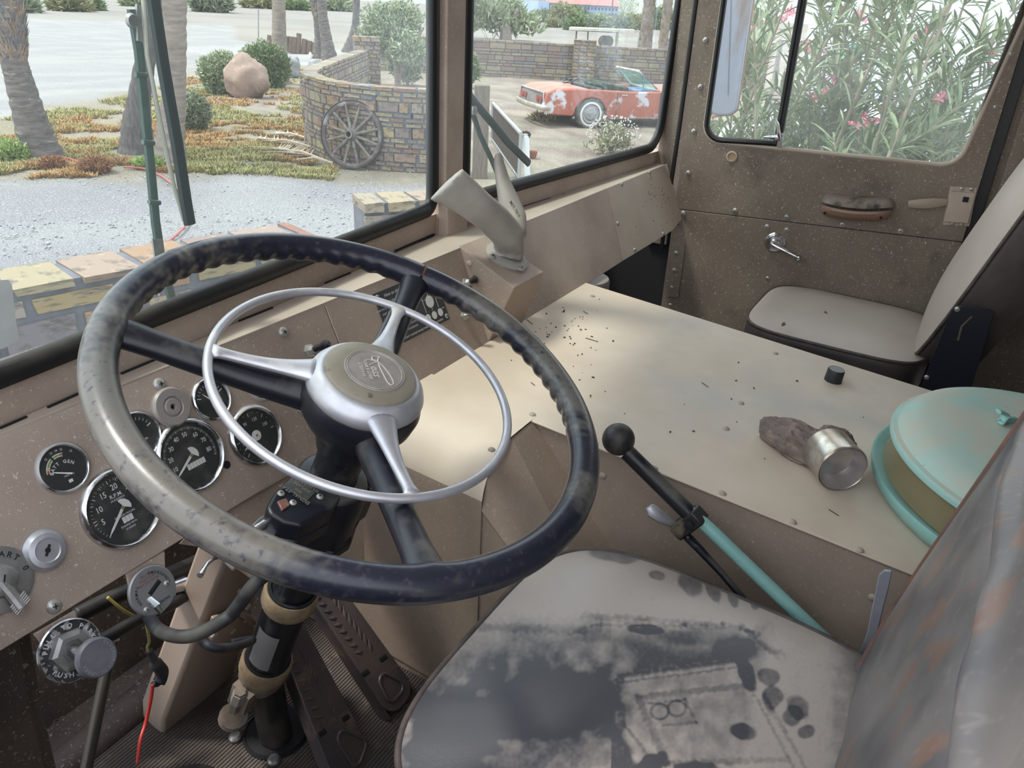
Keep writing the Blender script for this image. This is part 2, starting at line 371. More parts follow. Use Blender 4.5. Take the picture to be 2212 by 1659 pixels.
# ledge
mb = MB(); mb.prism([(.2, .829, ZL), (2.44, .834, ZL+.006), (2.44, .87, ZL+.004), (1.37, .93, ZL), (.2, .83, ZL)], (0, 0, -.006))
ledge = mb.build('ledge', TANL, kind='structure', bevel=.002, smooth=0)
def slot(a, b):
    A = zat(a, ZL+.0006); B = zat(b, ZL+.0006); MB().tube([A, B], (.0022), 4).build('defrost_slot', DARK, ledge, smooth=0)
for a, b in (((0, 926), (58, 901)), ((103, 881), (177, 848)), ((262, 808), (346, 773)), ((516, 694), (589, 665)), ((703, 612), (757, 590)), ((775, 580), (787, 575)), ((853, 542), (938, 506)), ((903, 521), (935, 510)), ((973, 493), (1005, 486)), ((1132, 446), (1190, 428)), ((1215, 421), (1262, 407))): slot(a, b)
# A pillar on the far side with its rubber
def dpl(p, off=0): return hit(p, (1, .1, 0), 2.518-off)
mb = MB(); mb.prism([(2.462, .875, -.70), (2.462, .815, -.70), (2.50, .80, -.70), (2.53, .90, -.70)], (0, 0, 1.28))
mb.build('trim_2', TAND, kind='structure', bevel=.003)
MB().tube([(2.444, .815, -.72), (2.444, .81, -.3), (2.444, .812, .55)], .007, 8).build('trim_3', RUB, kind='structure')
# below the A pillar, passenger footwell side
MB().box((2.5, .98, -.9), (.05, .36, .6)).build('wall_right', DARK, kind='structure')  # coloured near black to stand in for the shade down here
# B pillar and rear side
mb = MB(); mb.prism([(2.55, -.055, -1.1), (2.55, -.5, -1.1), (2.60, -.5, -1.1), (2.60, -.055, -1.1)], (0, 0, 1.7)); mb.prism([(2.535, -.075, -.62), (2.535, -.115, -.62), (2.56, -.115, -.62), (2.56, -.075, -.62)], (0, 0, 1.2))
mb.build('trim_4', TAND, kind='structure', bevel=.003)
MB().prism([(2.53, -.02, -1.1), (2.53, -.055, -1.1), (2.575, -.055, -1.1), (2.575, -.02, -1.1)], (0, 0, 1.7)).build('trim_5', RUB, kind='structure')
# ------------------------------------------------------------------ windscreens
def pane(name, pts, rad, n, gl, gr=.0155, gd=.012):
    lp = rloop(pts, rad); root = thing(name, kind='structure')
    c = sum(lp, V((0, 0, 0)))/len(lp)
    MB().prism(lp, V(n)*.004).build('glass_pane', gl, root, smooth=0)
    nn = V(n); mb = MB(); N_ = len(lp)
    mb.tube([p+nn*.002 for p in lp], (gd, gr), 8, closed=True, flat=nn); mb.build('rubber_gasket', RUB, root, smooth=60); return root
w1 = pane('window_1', [wl(.22, -.389), wl(1.317, -.389), wl(1.317, .49), wl(.22, .49)], .03, (-.093, 1, 0), WSG)
w2 = pane('window_2', [wr(1.420, -.388), wr(2.447, -.388), wr(2.497, .49), wr(1.420, .49)], [.02, .085, .08, .03], (.053, 1, 0), WSG)
# ------------------------------------------------------------------ passenger door
def dq(p, off=0): return dpl(p, off)
nD = V((-1, -.1, 0)).normalized()
door = thing('door_1', kind='structure')
TLf = dq((1513, 0)); 
y_f, y_r = .788, -.028
def dxy(y, z, off=0): return V((2.518-.1*y-off, y, z))
outer = [dxy(y_f, -1.12), dxy(y_r, -1.12), dxy(y_r, .5), dxy(y_f, .5)]
a = dq((1525, 257)); b = dq((1558, 0)); 
inner = [V((0, 0, 0))]*4
zb = dq((1690, 320)).z
pl = dq((1527, 240)); pr_ = dq((2112, 250)); pr0 = dq((2181, 0))
yl0 = dq((1558, 0)).y; yl1 = pl.y
inner = [dxy(yl1, zb-.004), dxy(pr_.y+.012, zb+.002), dxy(pr0.y-.10, .42), dxy(yl0+.0, .42)]
inl = rloop(inner, [.05, .055, .06, .06], 8)
mb = MB(); 
zs = -.575
holed(mb, [dxy(y_f, zs+.006), dxy(y_r, zs+.028), dxy(y_r, .5), dxy(y_f, .5)], inl, V((.03, .003, 0)))
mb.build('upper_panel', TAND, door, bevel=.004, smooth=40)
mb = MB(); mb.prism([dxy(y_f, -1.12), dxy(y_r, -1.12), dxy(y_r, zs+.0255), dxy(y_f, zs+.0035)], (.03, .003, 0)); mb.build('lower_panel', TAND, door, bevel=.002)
# rounded inner lip of the window opening
MB().tube([p+V((.004, 0, 0)) for p in inl], .0065, 8, closed=True).build('opening_lip', TANL, door)
MB().prism([p+V((.022, 0, 0)) for p in rloop(inner, [.05, .055, .06, .06], 8)], (.004, 0, 0)).build('glass_pane', SWG, door, smooth=0)
# vent window: black seal, divider bar, latch
vb0, vb1 = dq((1737, 0)), dq((1683, 308)); dvec = (vb0-vb1); vt = vb1+dvec*((.42-vb1.z)/dvec.z)
q = [dxy(yl1-.004, zb), vb1+V((0, .008, -.004)), vt+V((0, .008, 0)), dxy(yl0-.003, .415)]
mb = MB(); mb.tube([p+V((.005, 0, 0)) for p in rloop(q, [.05, .004, .01, .05], 7)], (.012, .009), 8, closed=True, flat=nD); mb.build('vent_seal', RUB, door)
MB().prism([vb1+V((-.004, .014, -.012)), vb1+V((-.004, -.006, -.012)), vt+V((-.004, -.006, 0)), vt+V((-.004, .014, 0))], (.02, 0, 0)).build('divider_bar', mat('bar_rubber', (.022, .02, .022), .65), door, bevel=.002)
P = dq((1678, 297), .008); L = MB(); L.lathe(P, nD, [(.009, -.01), (.009, .004), (.006, .008), (0, .009)], 16)
tip = dq((1676, 254), .02); L.tube([P+V((0, -.01, -.006)), dq((1682, 290), .02), dq((1681, 270), .022), tip], [(.006, .004), (.009, .004), (.008, .003), (.001, .001)], 10)
L.tube([dq((1650, 296), .006), P, dq((1685, 300), .012)], [.003, .007, .006], 8); L.box(dq((1686, 302), .004), (.01, .014, .04)); L.build('vent_latch', CHROME, door, bevel=.001)
# window crank
P = dq((1674, 523)); L = MB(); FRD = frame(nD, (0, 0, 1))
L.lathe(P, nD, [(.030, 0), (.030, .004), (.026, .008), (.024, .007), (.022, .009), (.018, .009), (.016, .014), (.010, .02), (0, .021)], 32)
a0 = P+nD*.022; a1 = dq((1725, 556), .03)
L.tube([a0+(a0-a1)*.12, a0, a0.lerp(a1, .5)+nD*.004, a1], [(.005, .005), (.010, .006), (.006, .0045), (.0045, .004)], 12); crank = L.build('window_crank', CHROME, door)
MB().lathe(a1-nD*.004, nD, [(0, 0), (.006, .001), (.0095, .007), (.0095, .013), (.006, .019), (0, .021)], 16).build('crank_knob', CHROME, crank)
MB().lathe(P+nD*.026, nD, [(0, .002), (.004, .002), (.0045, 0)], 12).build('crank_screw', DARK, crank)
# armrest
def arm_profile(s): return .022+.014*math.sin(PI*min(1, max(0, s)))**.4
A0, A1 = dq((1772, 440)), dq((1930, 452)); ar = thing('armrest', None); ar.parent = door
def armf(lo, hi, dy):
    def f(u, v):
        s = u; p = A0.lerp(A1, s); th = (lo+(hi-lo)*v); d = .052*(1-abs(2*s-1)**5)**.5+.001
        sag = -.010*math.sin(PI*s)
        return p+nD*(d*math.cos(th)*1.0 if math.cos(th) > 0 else 0)+V((0, 0, .034*math.sin(th)*(1-abs(2*s-1)**6)**.5+dy+sag*(1 if th > 0 else .1)))
    return f
base = MB().grid(armf(-PI/2, .25, -.002), 30, 8).build('armrest_base', ARMR, ar)
MB().grid(armf(.25, PI/2, .006), 30, 8).build('armrest_pad', ARMT, ar)
ar.name = 'armrest'
for s in (.1, .86): p = A0.lerp(A1, s); MB().lathe(p+nD*.044+V((0, 0, -.018)), nD, [(0, .001), (.004, .001), (.004, -.004)], 10).build('screw_hole', DARK, ar)
# inner pull handle, latch box
mb = MB(); h0, h1 = dq((1962, 441), .018), dq((2045, 437), .012); n_ = 10
mb.tube([h0.lerp(h1, t/n_)+nD*.006*math.sin(PI*t/n_) for t in range(n_+1)], [(.003+.011*math.sin(PI*min(1, .1+t/n_*.8))**.5, .005) for t in range(n_+1)], 12, flat=(0, 0, 1)); mb.build('door_handle', mat('handle_tan', (.33, .27, .2), .45), door)
def rect(px, th, off=0, bev=.001, nm='plate', M_=TAND):
    mb = MB(); mb.prism([dq(p, off) for p in px], nD*th); return mb.build(nm, M_, door, bevel=bev)
rect([(2053, 402), (2111, 406), (2094, 489), (2036, 485)], .003, nm='latch_plate', M_=TAN); lb = rect([(2053, 411), (2106, 416), (2090, 480), (2038, 476)], .016, nm='latch_box', M_=TAN)
MB().box(dq((2086, 431), .016), (.003, .014, .014)).build('spindle_hole', DARK, door)
rect([(1455, 527), (1481, 528), (1466, 643), (1440, 640)], .004, nm='hinge_plate')
# plug
P = dq((1581, 338)); MB().lathe(P, nD, [(.0155, 0), (.0155, .003), (.012, .004), (.011, .002), (0, .002)], 24).build('plug', mat('plug_tan', (.34, .24, .15), .5), door)
MB().lathe(P, nD, [(.016, 0), (.0165, .003), (.0125, .004), (.012, .0005)], 24).build('plug_ring', TANL, door)
# screws
def screw_mesh(r, M1, M2, cross=True):
    mb = MB(); mb.lathe((0, 0, 0), (0, 0, 1), [(r, 0), (r*.97, r*.18), (r*.75, r*.42), (r*.4, r*.56), (0, r*.6)], 16)
    if cross: mb.k = 1; mb.box((0, 0, r*.56), (r*.7, r*.13, r*.16)); mb.box((0, 0, r*.56), (r*.13, r*.7, r*.16))
    o = mb.build('screw', [M1, M2]); me = o.data; bpy.data.objects.remove(o); return me
SCR = mat('screw_metal', (.42, .42, .40), .35, .7, dust=(.36, .31, .25), dlo=.4, dhi=.7, ds=60)
SM = screw_mesh(.0085, SCR, DARK); SMs = screw_mesh(.0062, SCR, DARK); SMt = screw_mesh(.0062, mat('screw_painted', (.42, .35, .27), .6), DARK, False)
for p in ((1524, 87), (1513, 188), (1499, 284), (1487, 374), (1476, 461), (1588, 455), (1700, 469), (1820, 485), (1945, 499), (1657, 490), (1700, 497), (1658, 601), (2151, 231), (2185, 116), (2078, 408), (2099, 409), (2058, 483), (2078, 485), (1461, 547), (1457, 584), (1451, 621), (1448, 659)):
    inst(SM if p[1] < 600 and p[0] < 2000 else SMs, 'screw', door, m4(dq(p, .004 if (p[0] > 2040 and p[1] > 300) or p[0] < 1465 else .0005), frame(nD, (random.uniform(-.7, .7), random.uniform(-.6, .6), 1))))
# ================================================================== dashboard
dash = thing('dashboard', 'tan painted dashboard running under the split windscreen, dusty, with round gauges', 'dashboard')
sA0, sA1 = dp(705, 660), dp(735, 757); xa = (sA0.x+sA1.x)/2
LE = lambda x, z: V((x, (DD+math.sin(TH)*z)/math.cos(TH), z))
ZT, ZB = -.444, -.633
mb = MB(); face(mb, [LE(.2, ZB), LE(xa-.001, ZB), LE(xa-.001, ZT), LE(.2, ZT)], .004); mb.build('instrument_panel', TAN, dash, bevel=.0012)
xb0, xb1 = 1.985, 1.945
mb = MB(); face(mb, [LE(xa+.001, ZB), LE(xb1-.0012, -.617), LE(xb0-.0012, ZT+.006), LE(xa+.001, ZT)], .004); mb.build('middle_panel', TANS if 0 else TAN, dash, bevel=.0012)
mb = MB(); face(mb, [LE(xb1+.0012, -.617), LE(2.34, -.615), LE(2.445, -.60), LE(2.445, ZT+.008), LE(xb0+.0012, ZT+.006)], .004); mb.build('end_panel', TANL, dash, bevel=.0012)
mb = MB(); face(mb, [LE(.2, ZB+.004), LE(2.42, -.61), LE(2.42, ZT), LE(.2, ZT-.002)], .004, -.006); mb.build('panel_backing', DARK, dash)
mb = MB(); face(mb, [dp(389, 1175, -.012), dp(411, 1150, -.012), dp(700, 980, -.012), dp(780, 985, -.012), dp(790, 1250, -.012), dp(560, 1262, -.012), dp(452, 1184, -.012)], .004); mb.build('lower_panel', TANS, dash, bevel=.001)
mb = MB(); face(mb, [dp(274, 1238), dp(358, 1190), dp(360, 1240), dp(330, 1300), dp(290, 1300)], .004, -.002); mb.build('valve_tab', TAN, dash, bevel=.001); mb = MB(); face(mb, [dp(75, 1370), dp(165, 1318), dp(172, 1352), dp(160, 1400), dp(100, 1400)], .004, -.002); mb.build('valve_tab', TAN, dash, bevel=.001)
# stains dotted over the end panel
STN = mat('dark_spot', (.05, .03, .02), .8); mb = MB()
for i in range(46):
    u = random.betavariate(4, 1.6); p = dp(1325+110*u, 0); x = 1.99+.42*u; z = -.60+.15*random.random(); P = LE(x, z)+(-ND)*.0006
    r1 = random.uniform(.0008, .0024); mb.lathe(P, -ND, [(r1, 0), (r1*.6, .0006), (0, .0007)], 6)
mb.build('spots', STN, dash, kind='stuff')
# screws of the dash
for p, m_ in (((344, 830), SM), ((612, 718), SM), ((116, 1310), SM), ((1343, 398), SMs), ((1403, 373), SMs), ((1334, 483), SMs), ((1371, 540), SMs), ((1433, 505), SMs)):
    inst(m_, 'screw', dash, m4(dp(*p), frame(-ND, (random.uniform(-.5, .5), .3, 1))))
for p in ((1340, 400), ):
    pass
MB().lathe(dp(490, 1004)+(-ND)*.0005, -ND, [(0, 0), (.0055, 0), (.0055, -.004)], 16).build('plain_hole', DARK, dash)
# ------------------------------------------------------------------ gauges
def gauge(px, r, label, draw, needle=None, glassy=True, pv=(0, 0)):
    P = dp(*px); n = -ND
    g = MB().lathe(P, n, [(r, 0), (r*1.0, r*.05), (r*.965, r*.13), (r*.90, r*.17), (r*.86, r*.13), (r*.845, r*.06)], 56).build('gauge', CHROME, dash, smooth=50, label=label)
    MB().lathe(P+n*(r*.02), n, [(r*.86, .0), (0, 0)], 40).build('dial', DIAL, g)
    mb = MB(); fr = FD; S = lambda u, v, l=.0008: P+n*(r*.02+l)+fr @ V((u*r, v*r, 0))
    draw(mb, S, fr, r)
    if mb.v: mb.build('dial_marking', [WHT, GRN, REDP, YELP], g, smooth=0)
    if needle is not None:
        a, ln, tail = needle; mb = MB(); ca, sa = math.cos(R(a)), math.sin(R(a))
        q = lambda s, t: S(pv[0]+ca*s-sa*t, pv[1]+sa*s+ca*t, .0022)
        mb.prism([q(-.05, .035), q(-.05, -.035), q(ln*.75, -.025), q(ln, 0), q(ln*.75, .025)], n*.0006)
        if tail == 'fan': mb.prism([q(-.05, .04)]+[q(-.05-.17*math.cos(t), .2*math.sin(t)) for t in (1.3, .8, .3, -.3, -.8, -1.3)]+[q(-.05, -.04)], n*.0006)
        if tail == 'disc': mb.lathe(S(0, 0, .002), n, [(r*.17, 0), (r*.17, .001), (0, .0013)], 24)
        mb.build('needle', WHT, g, smooth=0)
        MB().lathe(S(pv[0], pv[1], .0028), n, [(r*.045, 0), (r*.04, .001), (0, .0012)], 12).build('needle_pin', mat('brass', (.4, .28, .12), .4, .6) if 'brass' not in bpy.data.materials else bpy.data.materials['brass'], g)
    if glassy: MB().lathe(P+n*(r*.095), n, [(r*.85, 0), (0, .0008)], 40).build('gauge_glass', GLS, g)
    return g
def ticks(mb, S, a0, a1, n, r0, r1, w_, big=0, rb=None):
    for i in range(n+1):
        a = R(a0+(a1-a0)*i/n); ca, sa = math.cos(a), math.sin(a); B = big and i % big == 0; q = rb if B else r0; ww = w_*(2 if B else 1)
        f = lambda s, t: S(ca*s-sa*t, sa*s+ca*t); mb.quad(f(q, -ww), f(r1, -ww), f(r1, ww), f(q, ww))
def num(mb, S, fr, r, s, a, rad, size, bold=.012, sx=.85): ca, sa = math.cos(R(a)), math.sin(R(a)); text(mb, s, S(ca*rad, sa*rad), fr, size*r, bold, 0, sx)
def odo(mb, S, fr, r, s, u, v, size):
    n_ = len(s); d = size*.62
    for i, ch in enumerate(s):
        uu = u+(i-(n_-1)/2)*d; mb.k = 0; mb.quad(S(uu-d*.46, v-size*.5, .0007), S(uu+d*.46, v-size*.5, .0007), S(uu+d*.46, v+size*.5, .0007), S(uu-d*.46, v+size*.5, .0007))
def tach(mb, S, fr, r):
    ticks(mb, S, 222, -30, 36, .70, .75, .004, 6, .66)
    ticks(mb, S, 222, -30, 7, .67, .75, .006)
    for s, a in (('5', 190), ('10', 158), ('15', 122), ('20', 86), ('25', 50), ('30', 14)): num(mb, S, fr, r, s, a, .54, .2)
    text(mb, 'R.P.M.', S(0, .34), fr, .13*r, .012); text(mb, 'HUNDREDS', S(0, .24), fr, .07*r, .004)
    text(mb, 'ENGINE HOURS', S(0, -.17), fr, .075*r, .004); text(mb, 'ENGINE REVS.', S(0, -.43), fr, .07*r, .004); text(mb, 'X100000', S(0, -.52), fr, .07*r, .004)
    odo(mb, S, fr, r, '747', .02, -.29, .15)
def speedo(mb, S, fr, r):
    ticks(mb, S, 222, -22, 80, .70, .76, .0035, 5, .68)
    for s, a in (('10', 196), ('20', 168), ('30', 139), ('40', 110), ('50', 82), ('60', 50), ('70', 22), ('80', -8)): num(mb, S, fr, r, s, a, .56, .17)
    odo(mb, S, fr, r, '139994', .06, -.26, .15)
def air(mb, S, fr, r):
    ticks(mb, S, 222, 0, 15, .72, .76, .005, 3, .64)
    for s, a in (('0', 208), ('30', 186), ('60', 158), ('90', 114), ('120', 70), ('150', 22)): num(mb, S, fr, r, s, a, .52, .16, .006)
    text(mb, 'AIR', S(0, -.35), fr, .1*r, .004)
def batt(mb, S, fr, r):
    for a0, a1, k in ((172, 160, 2), (160, 148, 3), (148, 116, 1), (108, 80, 1), (80, 70, 2)):
        mb.k = 0; n_ = 4
        for i in range(n_):
            t0, t1 = R(a0+(a1-a0)*i/n_), R(a0+(a1-a0)*(i+1)/n_)
            f = lambda q, t, l=.0008: S(math.cos(t)*q*.95, math.sin(t)*q-.08, l)
            mb.k = 0; mb.quad(f(.52, t0, .0006), f(.52, t1, .0006), f(.66, t1, .0006), f(.66, t0, .0006)); mb.k = k; mb.quad(f(.55, t0), f(.55, t1), f(.63, t1), f(.63, t0))
    mb.k = 0
    for s, a in (('12', 128), ('13', 104), ('14', 88), ('15', 72), ('16', 42)): num(mb, S, fr, r, s, a, .70, .13, .006)
    arctext(mb, 'BATT GEN', S(0, -.30), fr, r*.52, 96, .18*r, .27, .02, lift=.0002); text(mb, 'VOLTS', S(.06, -.33), fr, .11*r, .006); mb.quad(S(-.02, -.62), S(.14, -.62), S(.14, -.5), S(-.02, -.5))
def small(t1):
    def f(mb, S, fr, r):
        ticks(mb, S, 160, 20, 10, .6, .72, .012, 5, .52); text(mb, t1, S(.1, -.28), fr, .13*r, .006); mb.quad(S(-.02, -.62), S(.14, -.62), S(.14, -.5), S(-.02, -.5))
    return f
RB, RS = .0499, .0300
gauge((135, 1011), RS*1.0, 'round voltmeter reading BATT GEN with red, yellow and green bands', batt, (152, .80, None), pv=(.22, -.34))
gauge((262, 1097), RB, 'large tachometer numbered 5 to 30, the lowest round gauge on the dashboard', tach, (-140, .74, 'fan'))
gauge((410, 984), RB, 'large speedometer numbered 10 to 80 with an odometer', speedo, (-148, .72, 'fan'))
gauge((551, 941), RB*.88, 'air pressure gauge numbered 0 to 150, beside the steering column', air, (-157, .68, 'disc'))
gauge((298, 939), RS, 'small round gauge half hidden behind the wheel rim', small('WATER'))
gauge((456, 862), RS*1.0, 'small gauge right of the warning buzzer disc', small('TEMP'), (128, .8, None), pv=(.1, -.25))
gauge((565, 825), RS*.95, 'small gauge mostly hidden by the black wheel spoke', small('OIL'))
# warning disc
P = dp(367, 880); n = -ND
g = MB().lathe(P, n, [(.0262, 0), (.0262, .005), (.0235, .0085), (.014, .0085), (.0125, .0065), (.010, .0085), (.004, .0085), (.003, .004), (0, .004)], 40).build('buzzer_disc', mat('frosted_plastic', (.33, .29, .27), .4, col2=(.27, .24, .22)), dash, label='translucent grey ridged disc with a small centre hole')
MB().lathe(P+n*.0052, n, [(0, 0), (.0026, 0)], 12).build('centre_hole', DARK, g)
# ignition key switch
P = dp(96, 1189)
g = MB().lathe(P, n, [(.0235, 0), (.0235, .002), (.019, .0075), (.0135, .009), (.0125, .0075), (0, .0078)], 36).build('key_switch', SILV, dash, label='round chrome key switch')
k = MB(); k.lathe(P+n*.0084, n, [(0, 0), (.0030, 0)], 16); k.box(P+n*.0084, (.0026, .013, .0008), FD @ Matrix.Rotation(R(-40), 3, 'Z')); k.build('key_slot', DARK, g)
# start switch, left edge
P = dp(-6, 1254); FDl = FD
g = MB().lathe(P, n, [(.0355, 0), (.0355, .0025), (.030, .005), (0, .005)], 40).build('start_switch', ALU, dash, label='grey round start switch plate with a lever, at the left edge')
mb = MB(); arctext(mb, 'START 0', P, FD, .027, 45, .0085, .28, .015, lift=.0053); mb.build('start_lettering', DARK, g, smooth=0)
mb = MB(); mb.lathe(P+n*.005, n, [(.019, 0), (.016, .008), (.009, .012), (0, .012)], 24); a = P+n*.01
b = dp(34, 1310)+n*.014; mb.tube([a, a.lerp(b, .6), b], [(.010, .006), (.008, .006), (.0085, .006)], 10)
for i in range(5): c = a.lerp(b, .72+.07*i); mb.tube([c+FD @ V((-.009, -.004, .004)), c+FD @ V((.009, .004, .004))], .0012, 6)
mb.build('switch_lever', ALU, g); MB().box(P+n*.0172, (.012, .0014, .001), FD @ Matrix.Rotation(R(60), 3, 'Z')).build('screw_slot', DARK, g)
# trailer protection valve disc
P = dp(325, 1275)+n*.004; VP = mat('valve_plate', (.36, .36, .38), .4, .5, col2=(.3, .3, .31)); LTR = mat('red_lettering', (.22, .10, .085), .6)
g = MB().lathe(P, n, [(0, -.002), (.030, -.002), (.030, .001), (.0285, .0022), (0, .0022)], 48, up=(1, 0, 0)).build('protection_valve', VP, dash, label='grey disc plate lettered truck tractor protection, normal and emergency')
mb = MB(); mb.k = 1
for i, (s, z) in enumerate((('TRUCK', .021), ('TRACTOR', .0165), ('PROTECTION', .012))): text(mb, s, P+n*.0024+FD @ V((-.001, z, 0)), FD, .0046, .02)
mb.k = 0; arctext(mb, 'NORMAL', P, FD, .021, 168, .0048, .2, .02, lift=.0024); arctext(mb, 'EMERGENCY', P, FD, .0215, 38, .0048, .18, .02, lift=.0024); text(mb, 'PARKING', P+n*.0024+FD @ V((.006, -.018, 0)), FD, .0044, .02); text(mb, 'FOR', P+n*.0024+FD @ V((-.002, -.023, 0)), FD, .0044, .02)
mb.build('valve_lettering', [DARK, LTR], g, smooth=0)
mb = MB(); mb.tube([P+n*.002+FD @ V((-.006, -.002, 0)), P+n*.002+FD @ V((.012, .006, 0))], (.0035, .0006), 8, flat=FD @ V((0, 1, 0))); mb.build('lever_slot', DARK, g)
mb = MB(); mb.tube([P+n*.001+FD @ V((-.008, -.006, 0)), P+n*.012+FD @ V((-.008, -.016, 0)), P+n*.012+FD @ V((-.006, -.026, 0))], [(.004, .002), (.005, .002), (.004, .002)], 8, flat=FD @ V((1, 0, 0))); mb.build('valve_lever', CHROME, g)
for u, v in ((.018, -.002), (-.017, -.016)): inst(SMs, 'screw', g, m4(P+n*.0022+FD @ V((u, v, 0)), FD, .6))
# parking brake knob
P = dp(147, 1404)+n*.003
g = MB().lathe(P, n, [(0, 0), (.034, 0), (.034, .003), (.0325, .0042), (.0315, .003), (0, .003)], 48).build('park_brake_plate', mat('plate_worn', (.05, .05, .055), .45, .3, col2=(.42, .42, .42), vs=90, vlo=.5, vhi=.56), dash, label='round worn plate lettered pull to park with a hexagon nut and grey knob')
MB().lathe(P, n, [(.034, 0), (.0345, .0035), (.033, .005), (.032, .003)], 48).build('plate_rim', CHROME, g)
mb = MB(); arctext(mb, 'PULL TO PARK', P, FD, .0265, 75, .0075, .24, .02, lift=.0032); arctext(mb, 'PUSH TO REL', P, FD, .0265, -85, .0075, .24, .02, flip=True, lift=.0032); mb.build('plate_lettering', WHT, g, smooth=0)
mb = MB(); mb.lathe(P+n*.003, n, [(.024, 0), (.023, .007), (.018, .009), (.013, .009), (.012, .006), (0, .006)], 6); mb.build('hexagon_nut', ALU, g, smooth=20)
q1 = hit((207, 1420), ND, (P-ND*-.0).dot(ND)-.045); MB().tube([P+n*.008, P.lerp(q1, .8)], .0075, 16).build('plunger', STEEL, g)
kd = (q1-P).normalized(); KNB = mat('knob_grey', (.12, .12, .14), .5, col2=(.17, .17, .19), vs=40)
kk = MB().lathe(q1, n, [(0, -.006), (.012, -.006), (.0215, -.002), (.0215, .003), (.0195, .006), (0, .0065)], 36).build('park_knob', KNB, g)
mb = MB(); arctext(mb, 'PARK', q1, FD, .016, 200, .0055, .26, .02, lift=.0068); arctext(mb, 'TRACTOR', q1, FD, .016, 0, .005, .26, .01, lift=.0068); arctext(mb, 'PUSH TO RELEASE', q1, FD, .016, -80, .0045, .2, .01, flip=True, lift=.0068); mb.build('knob_lettering', mat('knob_letter', (.26, .26, .28), .5), g, smooth=0)
# transmission plate
PLT = mat('shift_plate', (.055, .057, .063), .45, .2)
c4 = [dp(810, 642), dp(948, 592), dp(972, 684), dp(862, 738)]
cx_ = sum(c4, V((0, 0, 0)))/4; X0, X1 = 1.0, 1.19; 
pc = dp(892, 664); pw, ph = (dp(970, 640)-dp(838, 690)).length*.96, .098
mb = MB(); mb.box(pc+n*.001, (pw, ph, .002), FD); g = mb.build('shift_pattern_plate', PLT, dash, bevel=.0005, label='black rectangular plate on how to shift, with round gear diagrams')
mb = MB(); T = lambda u, v: pc+n*.0022+FD @ V((u*pw, v*ph, 0))
text(mb, 'How to shift the', T(-.20, .40), FD, .0085, .005, .3); text(mb, 'Fuller', T(.12, .40), FD, .013, .02, .4); text(mb, 'ROAD RANGER', T(.33, .40), FD, .008, .02)
for i, s in enumerate(('EASY UP SHIFT', 'START IN LOW GEAR WITH BUTTON DOWN', 'SHIFT THROUGH GEARS TO FIFTH', 'LIFT BUTTON BEFORE SIXTH GEAR', 'EASY DOWN SHIFT', 'SHIFT DOWN GEARS TO SIXTH', 'PUSH BUTTON DOWN, MOVE TO FIFTH', 'SHIFT FROM POSITION TO POSITION')): text(mb, s, T(-.26, .27-.085*i), FD, .0048 if i % 4 else .0065, .01)
text(mb, "DON'T CHANGE RANGES WHILE MOVING IN REVERSE", T(.05, -.44), FD, .0048, .01)
for i, u in enumerate((.16, .27, .38)):
    for v, s in ((.24, str(10-2*i)), (-.30, str(9-2*i))): mb.lathe(T(u, v), n, [(.0075, 0), (.0075, .0001), (0, .0001)], 16)
    mb.quad(T(u-.004, -.2), T(u+.004, -.2), T(u+.004, .14), T(u-.004, .14))
mb.lathe(T(.27, -.03), n, [(.0115, 0), (.0115, .0002), (0, .0002)], 20); mb.quad(T(.16, .03), T(.38, .03), T(.38, .036), T(.16, .036)); mb.quad(T(.42, -.25), T(.47, -.25), T(.47, -.24), T(.42, -.24))
mb.build('plate_printing', WHT, g, smooth=0)
for u, v in ((-.46, .42), (.46, -.42), (.46, .42), (-.46, -.42)): inst(SMs, 'screw', g, m4(T(u, v)-n*.0006, FD, .8))
# toggle knobs
def toggle(px, L_=.03, lab=None):
    P = dp(*px); q = P+n*L_+FD @ V((.008, .002, 0)); g = MB().lathe(P, n, [(.011, 0), (.011, .003), (.008, .005), (.006, .012), (0, .012)], 6).build('toggle_switch', SCR, dash, smooth=20, label=lab)
    MB().tube([P+n*.005, P.lerp(q, .6), q, q+(q-P).normalized()*.004], [.0045, .0055, .0085, .004], 12).build('toggle_knob', BLK, g)
toggle((668, 758), .034, 'black toggle switch above the hub'); toggle((655, 885), .034, 'black toggle switch below the black spoke'); toggle((690, 935), .02, 'black toggle switch close to the column'); toggle((1006, 612), .02, 'black toggle switch left of the duct box'); toggle((1003, 682), .022, 'black toggle switch low down beside the duct box')
# ------------------------------------------------------------------ duct box and defroster duct
A, E_, D_, C_, Bl, Br = V((1.267, .835, -.438)), V((1.379, .835, -.438)), V((1.267, .705, -.497)), V((1.39, .706, -.497)), V((1.254, .753, -.622)), V((1.383, .748, -.622))
mb = MB(); b = [A, D_, Bl, V((1.26, .80, -.6))]; c = [E_, C_, Br, V((1.385, .80, -.6))]
mb.add(b+c, [(0, 1, 5, 4), (1, 2, 6, 5), (2, 3, 7, 6), (0, 3, 2, 1), (4, 5, 6, 7), (3, 0, 4, 7)])
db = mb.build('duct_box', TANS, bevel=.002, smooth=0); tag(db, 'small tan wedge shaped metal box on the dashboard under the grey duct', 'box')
for P in (A.lerp(D_, .15).lerp(Bl, .12), Bl.lerp(D_, .25)): inst(SMt, 'screw', db, m4(P+V((-.001, 0, 0)), frame((-1, -.2, 0), (0, 0, 1))))
tp = (A+E_+D_+C_)/4; tn = (E_-A).cross(D_-A).normalized(); tn = tn if tn.z > 0 else -tn
duct = thing('defroster_duct', 'grey plastic forked air duct with two flared horns, standing on the tan wedge box', 'air duct')
fl0 = hit((1095, 556), tn, tp.dot(tn)); ftn = frame(tn, (0, 1, 0)); dc = fl0
mb = MB()
def hy(x, y, Y): return yat((x, y), Y)
base = dc+tn*.0
